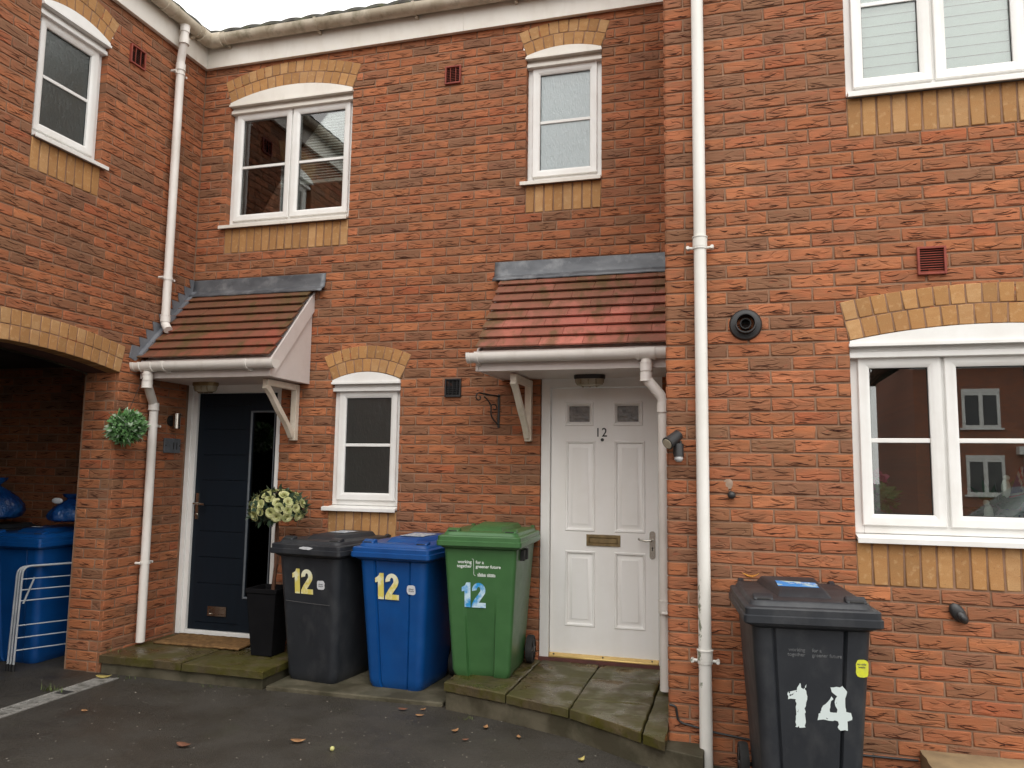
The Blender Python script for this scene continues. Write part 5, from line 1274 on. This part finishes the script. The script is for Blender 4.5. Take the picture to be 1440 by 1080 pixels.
CARP = mk('car_paint', (.13, .15, .16), (.12, .14, .15), 3, .25, metal=.4); prof = [(-2.0, .32), (-2.08, .55), (-2.0, .78), (-1.15, .92), (-.55, 1.38), (.65, 1.45), (1.45, 1.05), (2.02, .95), (2.1, .6), (2.02, .32)]
m = MB(); rings = []
for (yy, s, zt) in ((-.86, 1.0, 0), (-.80, 1.0, .0), (.80, 1.0, 0), (.86, 1.0, 0)):
    k = .97 if abs(yy) > .82 else 1.0; rings.append([(8.9 + x * k, -8.7 + yy * (.86 if z > 1.0 else 1), G + z) for x, z in prof])
m.loft(rings, smooth=False); m.build('body', CARP, t, .05, 3)
m = MB(); m.prism([(8.9 - .98, G + .95), (8.9 - .5, G + 1.31), (8.9 + .62, G + 1.37), (8.9 + 1.2, G + 1.02)], -8.7 + .70, -8.7 + .80, 'y'); m.v = [v for v in m.v]; m.build('side_window', mk('car_glass', (.02, .025, .03), None, 3, .05), t)
for x in (-1.3, 1.32):
    for yy in (-.8, .8): m = MB(); m.tube([(8.9 + x, -8.7 + yy - .1, G + .31), (8.9 + x, -8.7 + yy + .1, G + .31)], .31, 24); w = m.build('wheel', RUBBER, t, .02); m = MB(); m.tube([(8.9 + x, -8.7 + yy - .105, G + .31), (8.9 + x, -8.7 + yy + .105, G + .31)], .19, 20); m.build('rim', CHROME, w)

# ------------------------------------------------------------------ camera, sky, sun
ROT = [[0.9617513306653285, 0.2735831548210608, 0.013661455326037821], [0.01638915461567033, -0.10725476110736677, 0.9940964801420361], [-0.2734333073611434, 0.955849712882709, 0.10763620583980717]]
cam = bpy.data.cameras.new('camera'); co = bpy.data.objects.new('camera', cam); COL.objects.link(co)
r, u, f = [Vector(v) for v in ROT]; mw = Matrix((r, u, -f)).transposed().to_4x4(); mw.translation = (4.549643622, -5.681006082, 1.500043173); co.matrix_world = mw
cam.sensor_fit = 'HORIZONTAL'; cam.sensor_width = 36; cam.lens = 36 * 1093.7386 / 1440; cam.clip_end = 800; cam.clip_start = .05
sc.camera = co
SUN_EL, SUN_AZ = 50, 158          # azimuth measured clockwise from +y: the light comes over the photographer's right shoulder
w = bpy.data.worlds.new('World'); sc.world = w; w.use_nodes = True; nt = w.node_tree; nt.nodes.clear()
sky = N(nt, 'ShaderNodeTexSky', sky_type='NISHITA'); sky.sun_disc = False; sky.sun_elevation = R(SUN_EL); sky.sun_rotation = R(SUN_AZ); sky.dust_density = 4.0; sky.air_density = 1.0; sky.ozone_density = 1.0
hs = N(nt, 'ShaderNodeHueSaturation'); hs.inputs['Saturation'].default_value = .12; hs.inputs['Value'].default_value = 1.0; L(nt, sky.outputs[0], hs.inputs['Color'])
cloud = ramp(nt, noise(nt, coords(nt, 'Generated', (1, 1, 2.5)), 2.2, 5, .55), [(.3, (10.0, 9.8, 9.5)), (.7, (12.0, 11.7, 11.3))])   # closed cloud cover over the clear-sky model
mixed = mix(nt, .8, hs.outputs[0], cloud)
bg = N(nt, 'ShaderNodeBackground'); bg.inputs['Strength'].default_value = .14; L(nt, mixed, bg.inputs['Color'])
wo = N(nt, 'ShaderNodeOutputWorld'); L(nt, bg.outputs[0], wo.inputs['Surface'])
sun = bpy.data.lights.new('sun', 'SUN'); sun.energy = .6; sun.angle = R(40); sun.color = (1.0, .96, .90); so = bpy.data.objects.new('sun', sun); COL.objects.link(so)
az, el = R(SUN_AZ), R(SUN_EL); d = Vector((math.sin(az) * math.cos(el), math.cos(az) * math.cos(el), math.sin(el))); so.rotation_euler = d.to_track_quat('Z', 'Y').to_euler()
sc.view_settings.view_transform = 'Standard'; sc.view_settings.look = 'None'; sc.view_settings.gamma = 1; sc.view_settings.exposure = .6
sc.cycles.max_bounces = 8; sc.cycles.transparent_max_bounces = 12
